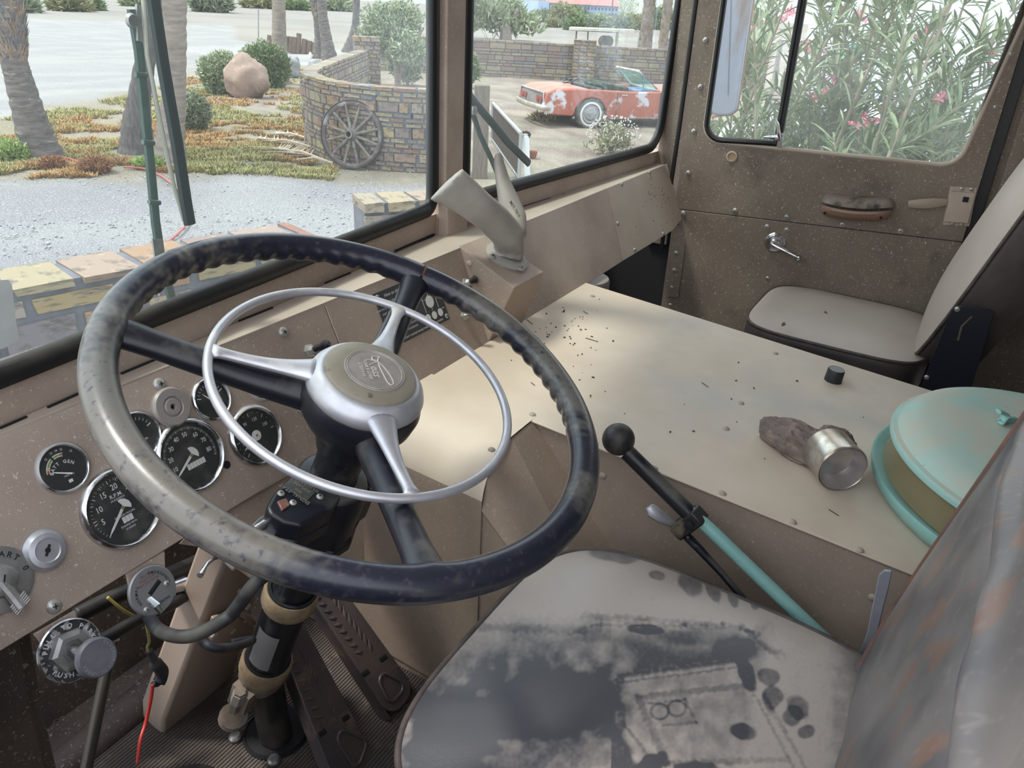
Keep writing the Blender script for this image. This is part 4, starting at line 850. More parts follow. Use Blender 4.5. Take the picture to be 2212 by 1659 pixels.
# dust pattern of the driver's cushion
sm = lambda a, b, x: (lambda t: t*t*(3-2*t))(max(0, min(1, (x-a)/(b-a))))
ELL = [(1330, 1198, 62, 20, 8), (1420, 1243, 20, 12, 10), (1492, 1262, 24, 33, -35), (1540, 1275, 15, 30, -22), (1583, 1292, 12, 26, -15), (1632, 1300, 13, 18, 0), (1612, 1455, 17, 50, -22), (1662, 1462, 26, 22, 0), (1668, 1508, 24, 30, 10), (1725, 1528, 30, 24, 45), (1712, 1545, 22, 26, 20), (1742, 1582, 20, 16, 0), (1605, 1580, 30, 20, 20), (1505, 1660, 60, 14, 0), (1410, 1650, 40, 22, -30), (1395, 1360, 40, 12, 5)]
def seg(px, py, a, b):
    ax_, ay, bx, by = *a, *b; t = max(0, min(1, ((px-ax_)*(bx-ax_)+(py-ay)*(by-ay))/((bx-ax_)**2+(by-ay)**2))); return math.hypot(px-ax_-t*(bx-ax_), py-ay-t*(by-ay))
LN = [((1335, 1462), (1590, 1428), 5), ((1335, 1475), (1590, 1442), 3), ((1338, 1470), (1345, 1560), 9), ((1345, 1560), (1420, 1659), 4), ((1378, 1506), (1620, 1480), 7), ((1378, 1506), (1440, 1650), 9), ((1650, 1500), (1740, 1659), 5), ((1630, 1500), (1715, 1659), 4), ((1440, 1650), (1700, 1640), 7), ((1400, 1520), (1480, 1512), 3), ((1480, 1512), (1502, 1560), 4), ((1502, 1560), (1430, 1568), 3), ((1330, 1330), (1600, 1355), 6), ((1265, 1330), (1400, 1345), 8), ((1280, 1350), (1480, 1352), 4), ((1480, 1352), (1560, 1356), 7), ((1600, 1350), (1680, 1420), 6), ((1560, 1345), (1640, 1370), 4), ((1655, 1400), (1690, 1412), 8), ((1040, 1355), (1260, 1362), 10), ((1200, 1590), (1330, 1520), 6), ((1180, 1560), (1320, 1500), 4)]
def dustf(p, is_top):
    if not is_top:
        d = .35+.3*noise.noise(p*14)
        d *= .8 if p.y > .3 else .5
        return (*dmix(d), 1)
    x, y = proj(p); n1 = noise.noise(V((x, y, 0))/90); n2 = noise.noise(V((x, y, 3))/28); n3 = noise.noise(V((x, y, 9))/9)
    # distance above a curved front between dusty rim zone and the rubbed middle
    fy = 1345+.0*(x-1300)+(18 if x > 1300 else (1300-x)*.12)
    d = 1-sm(-30, 60, y-fy+40*n1)
    right = sm(1560, 1660, x+25*n1+.25*(y-1500)); d = max(d, .95*right)
    if x > 1780: d *= 1-.75*sm(1770, 1870, x+40*n2)
    left = sm(0, 120, (x-(1650-y)*.95-835)); d = max(d, .28) if left < .6 else d
    # imprint area
    if 1310 < x < 1760 and y > 1400: d = max(d, (.62+.25*n2)*sm(1322, 1345, x+8*n2-(y-1560)*.5*(y > 1560))*sm(1450, 1470, y+(x-1335)*.13))
    if x < 1320: d = max(d*(1-.25*sm(1300, 1370, y)), .14+.25*max(0, n2)+.35*max(0, n1))
    d = max(d, (.42+.3*n2)*(1-sm(.5, 1.1, math.hypot((x-1290)/130, (y-1420)/60)+.5*n1)))
    for cx, cy, rx, ry, an in ELL:
        dx, dy = x-cx, y-cy
        if abs(dx) > 90 or abs(dy) > 90: continue
        c, s = math.cos(R(an)), math.sin(R(an)); q = math.hypot((dx*c+dy*s)/rx, (-dx*s+dy*c)/ry)+.25*n2; d -= .7*(1-sm(.75, 1.1, q))
    for a, b, w_ in LN:
        q = seg(x, y, a, b)
        if q < w_*1.5: d -= (.30+.25*n2)*(1-sm(w_*.3, w_*1.5, q+4*n3))
    for cx, cy in ((1425, 1537), (1462, 1530)):
        q = abs(math.hypot(x-cx, (y-cy)*1.15)-19)
        if q < 5: d -= .4*(1-sm(1, 5, q))
    # dark rubbed patches
    for cx, cy, rx, ry in ((1500, 1375, 120, 20), (1600, 1400, 60, 26), (1180, 1500, 200, 90), (960, 1600, 120, 120)):
        q = math.hypot((x-cx)/rx, (y-cy)/ry)+.4*n1+.2*n2; d -= .45*(1-sm(.5, 1.2, q))
    d += .10*n2+.12*n3+.05; d = max(.06, min(1, d)); return (*dmix(d), 1)
def dmix(d, rust=None):
    a, b = (.045, .048, .060), (.47, .405, .355); return tuple(a[i]*(1-d)+b[i]*d for i in range(3))
SEATM = mat('vinyl_dusty', (1, 1, 1), .40, attr='col', bump=.35, bs=170)
seat = thing('driver_seat', 'worn black vinyl driver seat covered in dust with hand marks', 'seat')
FRS = frame((0, -.05, 1), (0, 1, 0))
def sw_(x, y, s): return -.02*max(0, (-x-.12)/.15)**2*(1 if x < -.12 else 0)
cush, ring = pad('seat_cushion', SEATM, (.662, .135, -.735), FRS, .258, .262, .13, .034, 4.0, seat, 230, 800, dustf, split=False)
MB().tube(ring, .0042, 8, closed=True).build('seat_piping', PIPE, seat, smooth=180)
mb = MB(); mb.prism([(.44, -.1, -.87), (.88, -.1, -.87), (.88, .36, -.87), (.44, .36, -.87)], (0, 0, -.06)); mb.prism([(.52, 0, -.93), (.80, 0, -.93), (.80, .28, -.93), (.52, .28, -.93)], (0, 0, -.22)); mb.build('seat_base', DARK, seat)
nb = V((0, .975, .20)).normalized(); FRB = frame(nb, (0, 0, 1))
def rustf(p, is_top):
    n1 = noise.noise(p*7); n2 = noise.noise(p*22); n3 = noise.noise(V((p.x*30, p.y*60, p.z*9))); n4 = noise.noise(V((p.x*3.5+4, 0, p.z*3)))
    d = .23+.24*n1+.12*n2+.22*sm(.0, .5, n4); c = V(dmix(max(.05, min(1, d)))); r_ = sm(.16, .5, n3+.45*n2+.2*n4-.12+.3*noise.noise(p*60)); c = c.lerp(V((.25, .125, .08)), .5*r_)
    n5 = abs(noise.noise(V((p.x*46+n2, p.y*20, p.z*14)))); c = c.lerp(V((.32, .3, .28)), .22*(1-sm(.0, .04, n5)))
    return (*c, 1)
def wrp(x, y, s):
    f = 1-s**6; return f*(.012*math.exp(-((y+.05+.3*(x-.05))/.018)**2)-.010*math.exp(-((y+.085+.3*(x-.05))/.018)**2)+.010*noise.noise(V((x*6, y*6, 1)))+.004*noise.noise(V((x*18, y*14, 4))))
bk, ring = pad('seat_backrest', SEATM, (.652, -.120, -.34), FRB, .262, .46, .11, .012, 5, seat, 110, 300, rustf, split=False, warp=wrp)
MB().tube(ring, .0042, 8, closed=True).build('backrest_piping', mat('rust_piping', (.20, .09, .06), .6, col2=(.08, .06, .055), vs=20), seat, smooth=180)
mb = MB(); X9 = lambda x, y: xat((x, y), .957); mb.prism([X9(1898, 1242), X9(1910, 1232), X9(1927, 1234), X9(1922, 1262), X9(1895, 1370), X9(1868, 1432), X9(1850, 1432), X9(1872, 1370)], (.004, 0, 0)); mb.build('seat_hinge_bar', mat('hinge_grey', (.26, .27, .31), .5, .2, col2=(.34, .34, .36), vs=20), seat, bevel=.0015)
ps = thing('passenger_seat', 'beige topped passenger seat with dark sides beside the far door', 'seat')
VDK = mat('dark_side_vinyl', (.045, .035, .036), .5, col2=(.09, .07, .065), vs=7, bump=.2, bs=200)
o, ring = pad('seat_cushion', [VBEI, VDK], (2.262, .205, -.758), frame((0, -.02, 1), (0, 1, 0)), .228, .235, .16, .028, 4.5, ps, 20, 120)
MB().tube(ring, .0045, 8, closed=True).build('seat_piping', PIPE, ps, smooth=180)
nb2 = V((0, .955, .30)).normalized()
o, ring = pad('seat_backrest', [VBEI, VDK], (2.255, -.095, -.44), frame(nb2, (0, 0, 1)), .225, .355, .125, .045, 3.2, ps, 20, 120)
MB().tube(ring, .0045, 8, closed=True).build('backrest_piping', PIPE, ps, smooth=180)
mb = MB(); XP = lambda x, y, X=1.985: xat((x, y), X); mb.prism(rloop([XP(2060, 660), XP(2135, 668), XP(2148, 674), XP(2095, 850), XP(1985, 842)], [.015, 0, 0, 0, 0], 5), (.005, 0, 0)); mb.build('hinge_plate', mat('plate_navy', (.010, .011, .020), .35), ps, bevel=.001)
for p in ((2068, 668), (2002, 815)): inst(SMs, 'bolt', ps, m4(XP(*p), frame((-1, 0, 0), (0, 0, 1))))
MB().tube([XP(2100, 684, 1.984), XP(2078, 705, 1.984), XP(2070, 735, 1.984)], .0028, 6).build('plate_scratch', BROWN, ps)
MB().box((2.2, .2, -1.03), (.36, .36, .24)).build('seat_base', DARK, ps)
mb = MB(); mb.prism([(1.85, -.1, -.93), (2.05, -.1, -.93), (2.05, -.4, -.93), (1.85, -.4, -.93)], (0, 0, .06)); 
o = mb.build('metal_box', BROWN, bevel=.004); tag(o, 'dark brown box low behind the passenger seat', 'box')
# ================================================================== things lying on the engine cover
en = V((0, -.083, 1)).normalized(); EH = lambda x, y, h=.0045: hit((x, y), (0, -.083, 1), -.62-.083*.75+h)
cc = V((1.318, -.238, ez(-.238)+.0045))
can = thing('air_cleaner', 'big round turquoise and olive lidded drum at the right edge', 'canister')
MB().lathe(cc, en, [(0, 0), (.235, 0), (.252, .004), (.264, .020), (.268, .032), (.267, .036), (.262, .036), (.252, .030), (.24, .03)], 96).build('drum_tray', TURQ, can, smooth=40)
MB().lathe(cc, en, [(.248, .028), (.250, .032), (.247, .05), (.246, .088)], 96).build('drum_body', OLIVE, can)
MB().lathe(cc, en, [(.252, .082), (.2555, .084), (.2565, .090), (.254, .095), (.247, .097), (.243, .103), (.236, .112), (.21, .122), (.16, .129), (0, .134)], 96).build('drum_lid', TURQL, can, smooth=40)
q = hit((2160, 915), en, (cc+en*.132).dot(en)); mb = MB(); mb.tube([q, q+en*.016+V((.004, -.004, 0)), q+en*.022+V((-.006, .01, 0))], [(.007, .004), (.008, .003), (.007, .003)], 10, flat=V((1, .5, 0))); mb.tube([q+V((.03, -.02, -.001)), q+V((.006, -.004, .004)), q], [.006, .006, .008], 8); mb.build('lid_clip', TURQ, can)
cup = thing('metal_cup', 'small open metal cup lying on its side next to the rag', 'cup')
m0 = hit((1821, 1014), en, cc.dot(en)+.041); hd = V((.62, .75, 0)); hd = V((.80, .60, 0)).normalized(); hd = (hd-en*hd.dot(en)).normalized()
CUPM = mat('cup_metal', (.50, .46, .41), .28, .8, col2=(.40, .33, .24), vs=20, third=((.62, .6, .55), 30, .5, .62)); 
MB().lathe(m0, hd, [(.0385, .001), (.0398, -.001), (.0405, .002), (.0405, .006), (.0395, .010), (.0392, .058), (.037, .062), (0, .063)], 48).build('cup_body', CUPM, cup)
MB().lathe(m0, hd, [(.0383, .0), (.036, .018), (.030, .028), (.018, .034), (0, .036)], 48).build('cup_inside', mat('cup_inner', (.55, .51, .52), .3, .6, col2=(.48, .42, .4), vs=30), cup)
rg = hit((1742, 965), en, cc.dot(en)+.02); mb = MB(); a_ = (EH(1800, 1000)-EH(1680, 940)).normalized(); b_ = en.cross(a_); FR = Matrix((a_, b_, en)).transposed()
def ragf(c0, rx, ry, rz, sd):
    def f(u, v):
        th, ph = 2*PI*u, PI*v; q = V((math.sin(ph)*math.cos(th), math.sin(ph)*math.sin(th), math.cos(ph)))
        w_ = q+V((sd, 0, 0)); n1 = noise.noise(w_*1.6); n2 = 1-abs(noise.noise(V((w_.x*3.2+n1, w_.y*5, w_.z*3))))*2.2; n3 = 1-abs(noise.noise(V((w_.x*7, w_.y*12+n1*3, w_.z*7))))*2
        n4 = 1-abs(noise.noise(V((w_.x*14+n1*4, w_.y*17, w_.z*14))))*2; s = 1+.22*n1+.20*n2+.08*n3+.02*n4; z = max(-.55, q.z*s); s2 = 1+.2*n1+.09*n2; return c0+FR @ V((q.x*rx*s2, q.y*ry*s2, z*rz))
    return f
mb.grid(ragf(rg+a_*-.012, .068, .036, .030, 0), 150, 80, True); mb.grid(ragf(rg+a_*.032+b_*.026, .038, .032, .034, 5), 110, 70, True); o = mb.build('rag', RAG, smooth=180); tag(o, 'crumpled brown rag on the engine cover', 'rag')
bc = thing('bottle_cap', 'small black screw cap standing on the engine cover near the passenger seat', 'cap')
P = EH(1799, 822); MB().lathe(P, en, [(.0175, 0), (.0175, .002), (.0168, .024), (.0155, .0265), (.0145, .026)], 40).build('cap_side', mat('cap_black', (.02, .02, .022), .45), bc); MB().lathe(P, en, [(.0155, .0262), (0, .0262)], 40).build('cap_top', mat('cap_grey', (.2, .2, .2), .5), bc)
mb = MB()
for i in range(90):
    x, y = (random.gauss(1225, 40), random.gauss(720, 28)) if i < 45 else (random.uniform(1100, 1900), random.uniform(640, 1000))
    P = EH(x, y, .0055)
    if not (1.06 < P.x < 1.70 and P.y < .74): continue
    r1 = random.uniform(.0008, .0022); mb.ball(P, (r1*random.uniform(1, 2), r1, r1*.7), 6, 4, Matrix.Rotation(random.uniform(0, 3), 3, 'Z'))
for x0, y0, x1, y1 in ((1265, 730, 1292, 738), (1138, 690, 1150, 700), (1260, 672, 1270, 678), (1147, 826, 1155, 832), (1790, 1100, 1812, 1114), (1516, 826, 1530, 836)): mb.tube([EH(x0, y0, .0055), EH(x1, y1, .006)], .0007, 5)
o = mb.build('debris', mat('droppings', (.07, .045, .03), .8), kind='stuff'); tag(o, 'dark crumbs and twigs scattered on the engine cover', 'debris')
lf = MB(); 
for i, (x, y) in enumerate(((1782, 679), (1692, 703))):
    P = zat((x, y), -.733); g = MB(); g.add([P+V((-.012, 0, .001)), P+V((0, -.006, .004)), P+V((.014, .002, .006)), P+V((0, .006, .003))], [(0, 1, 2, 3)]); o = g.build('dry_leaf', mat('dry_leaf%d' % i, (.16, .07, .04), .8), solid=.0006); tag(o, ('brown curled leaf in the middle of the passenger seat', 'tiny brown leaf near the front of the passenger seat')[i], 'leaf')
P = zat((1511, 1450), -.7205); o = MB().tube([P+V((0, -.008, .003)), P+V((0, .008, .003))], .0013, 6).build('straw_bit', mat('straw', (.6, .5, .33), .6)); tag(o, 'tiny straw coloured stick lying on the driver seat', 'straw')
# fuel canister/heater can behind the cover
mb = MB(); P = V((1.80, .80, -.70)); mb.lathe(P, (0, 0, 1), [(.07, -.35), (.07, .06), (.067, .066), (.03, .068), (0, .068)], 36); o = mb.build('heater_can', mat('heater_grey', (.20, .175, .15), .5)); tag(o, 'grey cylinder in the gap under the dashboard, beyond the engine cover', 'canister')
P0_ = P
# ------------------------------------------------------------------ wipers outside
def wiper(lab, arm, blade, Yp, thick=1, edge=True):
    g = thing('windscreen_wiper', lab, 'wiper'); y0 = Yp
    A = [yat(p, y0) for p in arm]; mb = MB(); mb.tube(A, [(.0075*thick, .004)]*len(A), 8, flat=V((1, 0, 0))); mb.build('wiper_arm', WIPG, g)
    n_ = len(A)
    B = [yat(p, y0-.02) for p in blade]; mb = MB(); mb.tube(B, [(.0095*thick, .006)]*len(B), 8, flat=V((1, 0, 0))); mb.build('wiper_blade', WIPD, g)
    return g, A, B
g, A, B = wiper('windscreen wiper in front of the driver, green arm and dark blade nearly upright', [(285, 20), (300, 110), (322, 330), (336, 480), (348, 560), (375, 660)], [(322, -60), (352, 140), (382, 310), (402, 440), (410, 484)], .935)
mb = MB(); mb.tube([yat(p, .925) for p in ((306, -60), (318, 120), (345, 260), (375, 400), (398, 478))], [(.0025, .0035)]*5, 8, flat=V((1, 0, 0))); mb.build('blade_spine', WIPL, g)
mb = MB(); mb.prism([yat(p, .928) for p in ((296, 10), (305, 12), (310, 92), (298, 88))], (0, .004, 0)); mb.lathe(yat((289, 45), .925), (0, -1, 0), [(0, 0), (.007, 0), (.009, -.004), (0, -.008)], 16); mb.build('blade_clip', ALU, g)
for p in ((304, 161), (320, 307), (333, 436)): MB().tube([yat((p[0]-12, p[1]), .93), yat((p[0]+12, p[1]+2), .93)], .0035, 8).build('arm_band', WIPG, g)
mb = MB(); mb.prism([yat(p, .93) for p in ((330, 516), (350, 516), (356, 545), (345, 640), (340, 600))], (0, .003, 0)); mb.build('arm_foot', ALU, g)
g, A, B = wiper('windscreen wiper resting diagonally on the passenger side glass, behind the grey duct', [(1018, 235), (1036, 290), (1062, 345), (1085, 400)], [(960, 100), (990, 165), (1020, 215), (1060, 262), (1095, 305), (1142, 352)], 1.02, 1.15)
MB().lathe(yat((1020, 238), 1.0), (0, -1, 0), [(0, 0), (.009, 0), (.010, .008), (0, .010)], 14).build('pivot', SCR, g)
MB().lathe(yat((934, 97), .965), (0, -1, .2), [(0, -.01), (.009, -.008), (.012, 0), (.006, .012), (0, .014)], 14).build('washer_nozzle', mat('nozzle_dark', (.03, .035, .05), .2, .5)); tag(bpy.data.objects['washer_nozzle'], 'small shiny dark nozzle outside the glass left of the centre post', 'nozzle')
# inspection sticker on the left glass
stp = [wl(0, 0)]*4; HL = lambda x, y: hit((x, y), (-.0931, 1, 0), .81-.004)
mb = MB(); mb.prism([HL(-40, 608), HL(18, 604), HL(26, 616), HL(34, 690), HL(42, 735), HL(10, 752), HL(-40, 765)], (0, .0006, 0)); o = mb.build('glass_sticker', mat('sticker_back', (.50, .53, .50), .6, col2=(.42, .45, .44), vs=20)); tag(o, 'pale blank sticker on the left windscreen at the edge of the picture', 'sticker')
# outside mirror behind the vent window
mm = thing('side_mirror', 'tall pale mirror back with rusty edges outside the vent window', 'mirror')
XM = lambda x, y: hit((x, y), (.985, .17, 0), 2.83)
lp = rloop([XM(1545, -90), XM(1640, -90), XM(1590, 252), XM(1530, 252)], .035, 6)
mb = MB(); mb.prism([p+V((.012, 0, 0)) for p in lp], (.03, .005, 0)); mb.build('mirror_shell', mat('mirror_rust_edge', (.28, .15, .08), .6, col2=(.36, .24, .15), vs=8), mm, bevel=.006)
c_ = sum(lp, V((0, 0, 0)))/len(lp); mb = MB(); mb.prism([c_+(p-c_)*.985-V((0, .0, 0)) for p in lp], (.012, .002, 0)); mb.build('mirror_back', mat('mirror_paint', (.50, .57, .72), .45, col2=(.38, .27, .18), vs=2.2, vlo=.52, vhi=.66, stretch=(4, 4, .8)), mm, bevel=.006)
MB().tube([XM(1581, -60), XM(1572, 205)], .002, 6).build('mirror_rib', mat('rib_grey', (.3, .34, .42), .5), mm)
# ================================================================== outdoors
G = -2.4
rn = random.Random(5)
def bb(base, z=G):
    """vertical plane through a ground point, facing the truck: returns a function (px, py) -> point and the metres per pixel there"""
    P = zat(base, z); n = V((P.x, P.y, 0)).normalized(); d = n.dot(P)
    return (lambda x, y, o=0: hit((x, y), n, d+o)), P, P.dot(FW)/F
GC = {}
def lin(pts, x):  # piecewise linear
    for (a, b), (c, d) in zip(pts, pts[1:]):
        if x <= c: return b+(d-b)*(x-a)/(c-a)
    return pts[-1][1]
gravel_edge = [(-30, 22), (0, 12.5), (5.6, 10.9), (7.9, 9.0), (8.8, 7.1), (9.6, 6.2), (10.6, 3.5), (11, -5), (12, -60)]
road_edge = [(-60, 10), (0, 14.5), (8.6, 16.0), (12.9, 17.9), (18.4, 21.9), (30, 27), (60, 30), (400, 60)]
def gcol(x, y):
    n1 = noise.noise(V((x*.5, y*.5, 0))); n2 = noise.noise(V((x*1.7, y*1.7, 4))); n3 = noise.noise(V((x*6, y*6, 7))); n4 = noise.noise(V((x*.12, y*.12, 2)))
    r = math.hypot(x, y)
    gy = lin(gravel_edge, x) if x < 9.7 else -99
    dg = gy-y+.5*n1+.35*n2      # >0 gravel side
    ry = lin(road_edge, x); dr = y-ry+.8*n1+.4*n2
    dirt = V((.50, .42, .30)).lerp(V((.66, .57, .44)), sm(-.3, .4, n2+.5*n3))
    green = sm(.05, .4, n1+.5*n2)
    dirt = dirt.lerp(V((.36, .34, .17)), .5*green)
    if x < 16 and y > 6 and y < 19: dirt = dirt.lerp(V((.46, .36, .18)), .5*sm(-.2, .3, n2))
    if x > 12 and y < 17 and y > 2:
        dirt = V((.42, .31, .24)).lerp(V((.72, .58, .44)), sm(-.3, .35, n2+.5*n3)); dirt = dirt.lerp(V((.40, .40, .26)), .45*green)
    grav = V((.44, .43, .45)).lerp(V((.54, .53, .53)), sm(-.3, .3, n1))
    if dg < .5 and dg > -.2: grav = grav.lerp(V((.42, .37, .32)), .6)
    road = V((.56, .54, .52)).lerp(V((.68, .65, .61)), sm(-.3, .4, noise.noise(V((x*.25+y*.05, y*1.2, 0)))+.3*n1))
    if x > 30 and y < 60 and x > y*.9: road = V((.52, .45, .37)).lerp(V((.60, .53, .44)), sm(-.2, .3, n4+n1*.5))
    if r > 62: road = V((.58, .52, .45)).lerp(V((.48, .43, .37)), sm(-.2, .3, n4+n1*.3))
    c = dirt.lerp(grav, sm(-.15, .25, dg)); c = c.lerp(road, sm(-.3, .5, dr) if r > 9 else 0)*.50
    if x > 22.5 and (x-24.8)*.88+(y-16.3)*.47 > .5: c = road*.6 if y < 30 else c
    if x > 2.9 and y < 2.6 and x < 40: c = V((.46, .40, .34)).lerp(V((.55, .5, .45)), sm(-.3, .3, n1))*.8
    return (*c, 1)
mb = MB(); NA, NR = 420, 260
for j in range(NR+1):
    r = 1.2*(420/1.2)**(j/NR)
    for i in range(NA+1):
        a = R(-75+230*i/NA); x, y = r*math.cos(a), r*math.sin(a)
        z = G+(.035*noise.noise(V((x*.8, y*.8, 0)))+.012*noise.noise(V((x*4, y*4, 0))) if r > 2 else 0)
        mb.v.append((x, y, z)); 
W_ = NA+1; mb.f = [(j*W_+i, j*W_+i+1, (j+1)*W_+i+1, (j+1)*W_+i) for j in range(NR) for i in range(NA)]; mb.m = [0]*len(mb.f); mb.c = [gcol(p[0], p[1]) for p in mb.v]
GM = mat('ground_soil', (1, 1, 1), .95, attr='col', col2=(.10, .098, .098), vs=75, vlo=.50, vhi=.66, third=((.40, .39, .385), 60, .54, .64), bump=1, bs=45, spec=.1)
ground = mb.build('ground', GM, kind='structure', smooth=180)
# ---------------------------------------------------------------- brick and stone walls
BR = [(.33, .26, .13), (.25, .12, .09), (.36, .29, .16), (.21, .16, .155), (.29, .23, .13), (.30, .25, .21), (.23, .11, .085), (.35, .28, .14), (.17, .15, .16), (.29, .18, .13), (.38, .32, .21), (.24, .15, .13)]
BRM = mat('wall_brick', (.5, .4, .2), .85, rand=BR, col2=(.10, .085, .08), vs=2.2, vlo=.50, vhi=.64, bump=.7, bs=25, third=((.40, .33, .20), 3, .58, .74))
BRA = mat('wall_brick_far', (.5, .4, .2), .85, attr='col', col2=(.2, .16, .14), vs=9, vlo=.55, vhi=.75)
MOR = mat('mortar', (.12, .12, .135), .95, col2=(.17, .17, .19), vs=9, bump=.5, bs=60)
um = MB().box((0, 0, 0), (1, 1, 1)).build('u', BRM, smooth=0, bevel=0); BMESH = um.data; bpy.data.objects.remove(um)
def bmesh_var(k):
    random.seed(k); o = MB().box((0, 0, 0), (1, 1, 1), j=.035).build('u', BRM, smooth=0); me = o.data; bpy.data.objects.remove(o); return me
BV = [bmesh_var(i) for i in range(8)]; random.seed(3)
def stone_wall(name, path, z0, z1, th, lab, courses, cap=True, maxp=300, lens=(.14, .34), stuff=False, group=None, both=False, gap=.026):
    root = thing(name, lab, 'wall', group=group)
    P = [V((x, y, 0)) for x, y in path]; L_ = [0]
    for a, b in zip(P, P[1:]): L_.append(L_[-1]+(b-a).length)
    def at(s):
        s = max(0, min(L_[-1]-1e-6, s))
        for i in range(len(P)-1):
            if s <= L_[i+1]: t = (s-L_[i])/(L_[i+1]-L_[i]); d = (P[i+1]-P[i]).normalized(); return P[i].lerp(P[i+1], t), d
        return P[-1], (P[-1]-P[-2]).normalized()
    mb = MB(); n_ = max(1, int(L_[-1]/.25))
    for i in range(n_):
        a, _ = at(L_[-1]*i/n_); b, _ = at(L_[-1]*(i+1)/n_); d = (b-a).normalized(); nn = V((-d.y, d.x, 0)); t = th/2-.014
        mb.prism([a-nn*t+V((0, 0, z0)), b-nn*t+V((0, 0, z0)), b+nn*t+V((0, 0, z0)), a+nn*t+V((0, 0, z0))], (0, 0, z1-z0-.02))
    mb.build('mortar_core', MOR, root, smooth=0)
    items = []; z = z0; ci = 0
    while z < z1-.03:
        h = courses[ci % len(courses)]*rn.uniform(.92, 1.08); ci += 1
        last = z+h > z1-.03
        if last: h = z1-z
        s = -rn.uniform(0, .1)
        while s < L_[-1]:
            l = rn.uniform(*lens)*(1.15 if h > .1 else 1); 
            if last and cap: l = rn.uniform(.24, .36)
            sides = (0,) if (last and cap) else ((-1, 1) if both else (-1,))
            m_, d = at(s+l/2); nn = V((-d.y, d.x, 0)); fr = Matrix((d, nn, V((0, 0, 1)))).transposed()
            e0, e1 = max(0, s), min(L_[-1], s+l-gap)
            if e1-e0 > .03:
                m_, d = at((e0+e1)/2)
                for sd in sides:
                    if sd == 0: items.append((m_+V((0, 0, z+h/2)), fr, (e1-e0, th+rn.uniform(.0, .05), h-gap*.5)))
                    else: items.append((m_+nn*(sd*(th/2-.03+rn.uniform(-.006, .008)))+V((0, 0, z+h/2)), fr, (e1-e0, .07, h-rn.uniform(gap*.7, gap*1.15))))
            s += l
        z += h
    items.sort(key=lambda q: (q[0]).length)
    parts = [] if stuff else items[:maxp]; rest = items if stuff else items[maxp:]
    for p, fr, d in parts: inst(rn.choice(BV), 'brick', root, m4(p, fr, d))
    if rest:
        mb = MB(); mb.c = []
        for p, fr, d in rest:
            mb.box(p, d, fr, j=.004); c = V(rn.choice(BR)).lerp(V((.23, .20, .175)), .55); mb.c += [(*c, 1)]*8
        mb.build('bricks', BRA, root, smooth=0, kind='stuff')
    return root
stone_wall('stone_wall', [(1.2, 4.35), (2.07, 4.15), (2.7, 4.0), (3.3, 3.86), (3.75, 3.72)], G, -1.40, .34, 'low brick and stone wall close in front of the truck, seen past the wheel rim', (.13, .13, .18, .13, .22, .13), lens=(.2, .42), gap=.045)
stone_wall('wall_pier', [(4.72, 4.05), (5.75, 3.35)], G, -1.42, .34, 'corner of a low brick wall just above the windscreen edge, left of the post', (.13, .12, .13), lens=(.18, .34), gap=.04)
cw = [(10.15, 6.95), (9.82, 7.4), (9.64, 7.85), (9.60, 8.35), (9.72, 8.85), (9.98, 9.35), (10.35, 9.85), (11.2, 10.5), (13.0, 11.6), (16.1, 13.45)]
stone_wall('curved_wall', cw[::-1], G, -1.2, .24, 'curved brick garden wall with the wagon wheel leaning on it', (.07, .07, .14, .07, .075, .07, .15, .07), both=True, lens=(.12, .3))
stone_wall('wall_pillar', [(9.98, 6.88), (10.32, 6.72)], G, -1.12, .26, 'narrow brick end pillar of the curved wall, beside the black window seal', (.08, .08, .09), lens=(.1, .2))
stone_wall('wall_pillar', [(15.95, 13.65), (16.4, 13.25)], G, -.92, .36, 'tall brick pillar at the far end of the curved wall', (.09, .1, .08), lens=(.14, .26))
stone_wall('boundary_wall', [(23.1, 19.4), (24.8, 16.3), (29.6, 7.0)], G, -1.22, .3, 'long straight brick boundary wall far behind the red car', (.1, .1, .18, .1, .1, .17), stuff=True, lens=(.2, .5))
stone_wall('wall_pillar', [(26.2, 12.75), (26.55, 12.1)], G, -1.05, .5, 'square brick pillar standing in the far boundary wall', (.1, .1, .12), lens=(.2, .3))
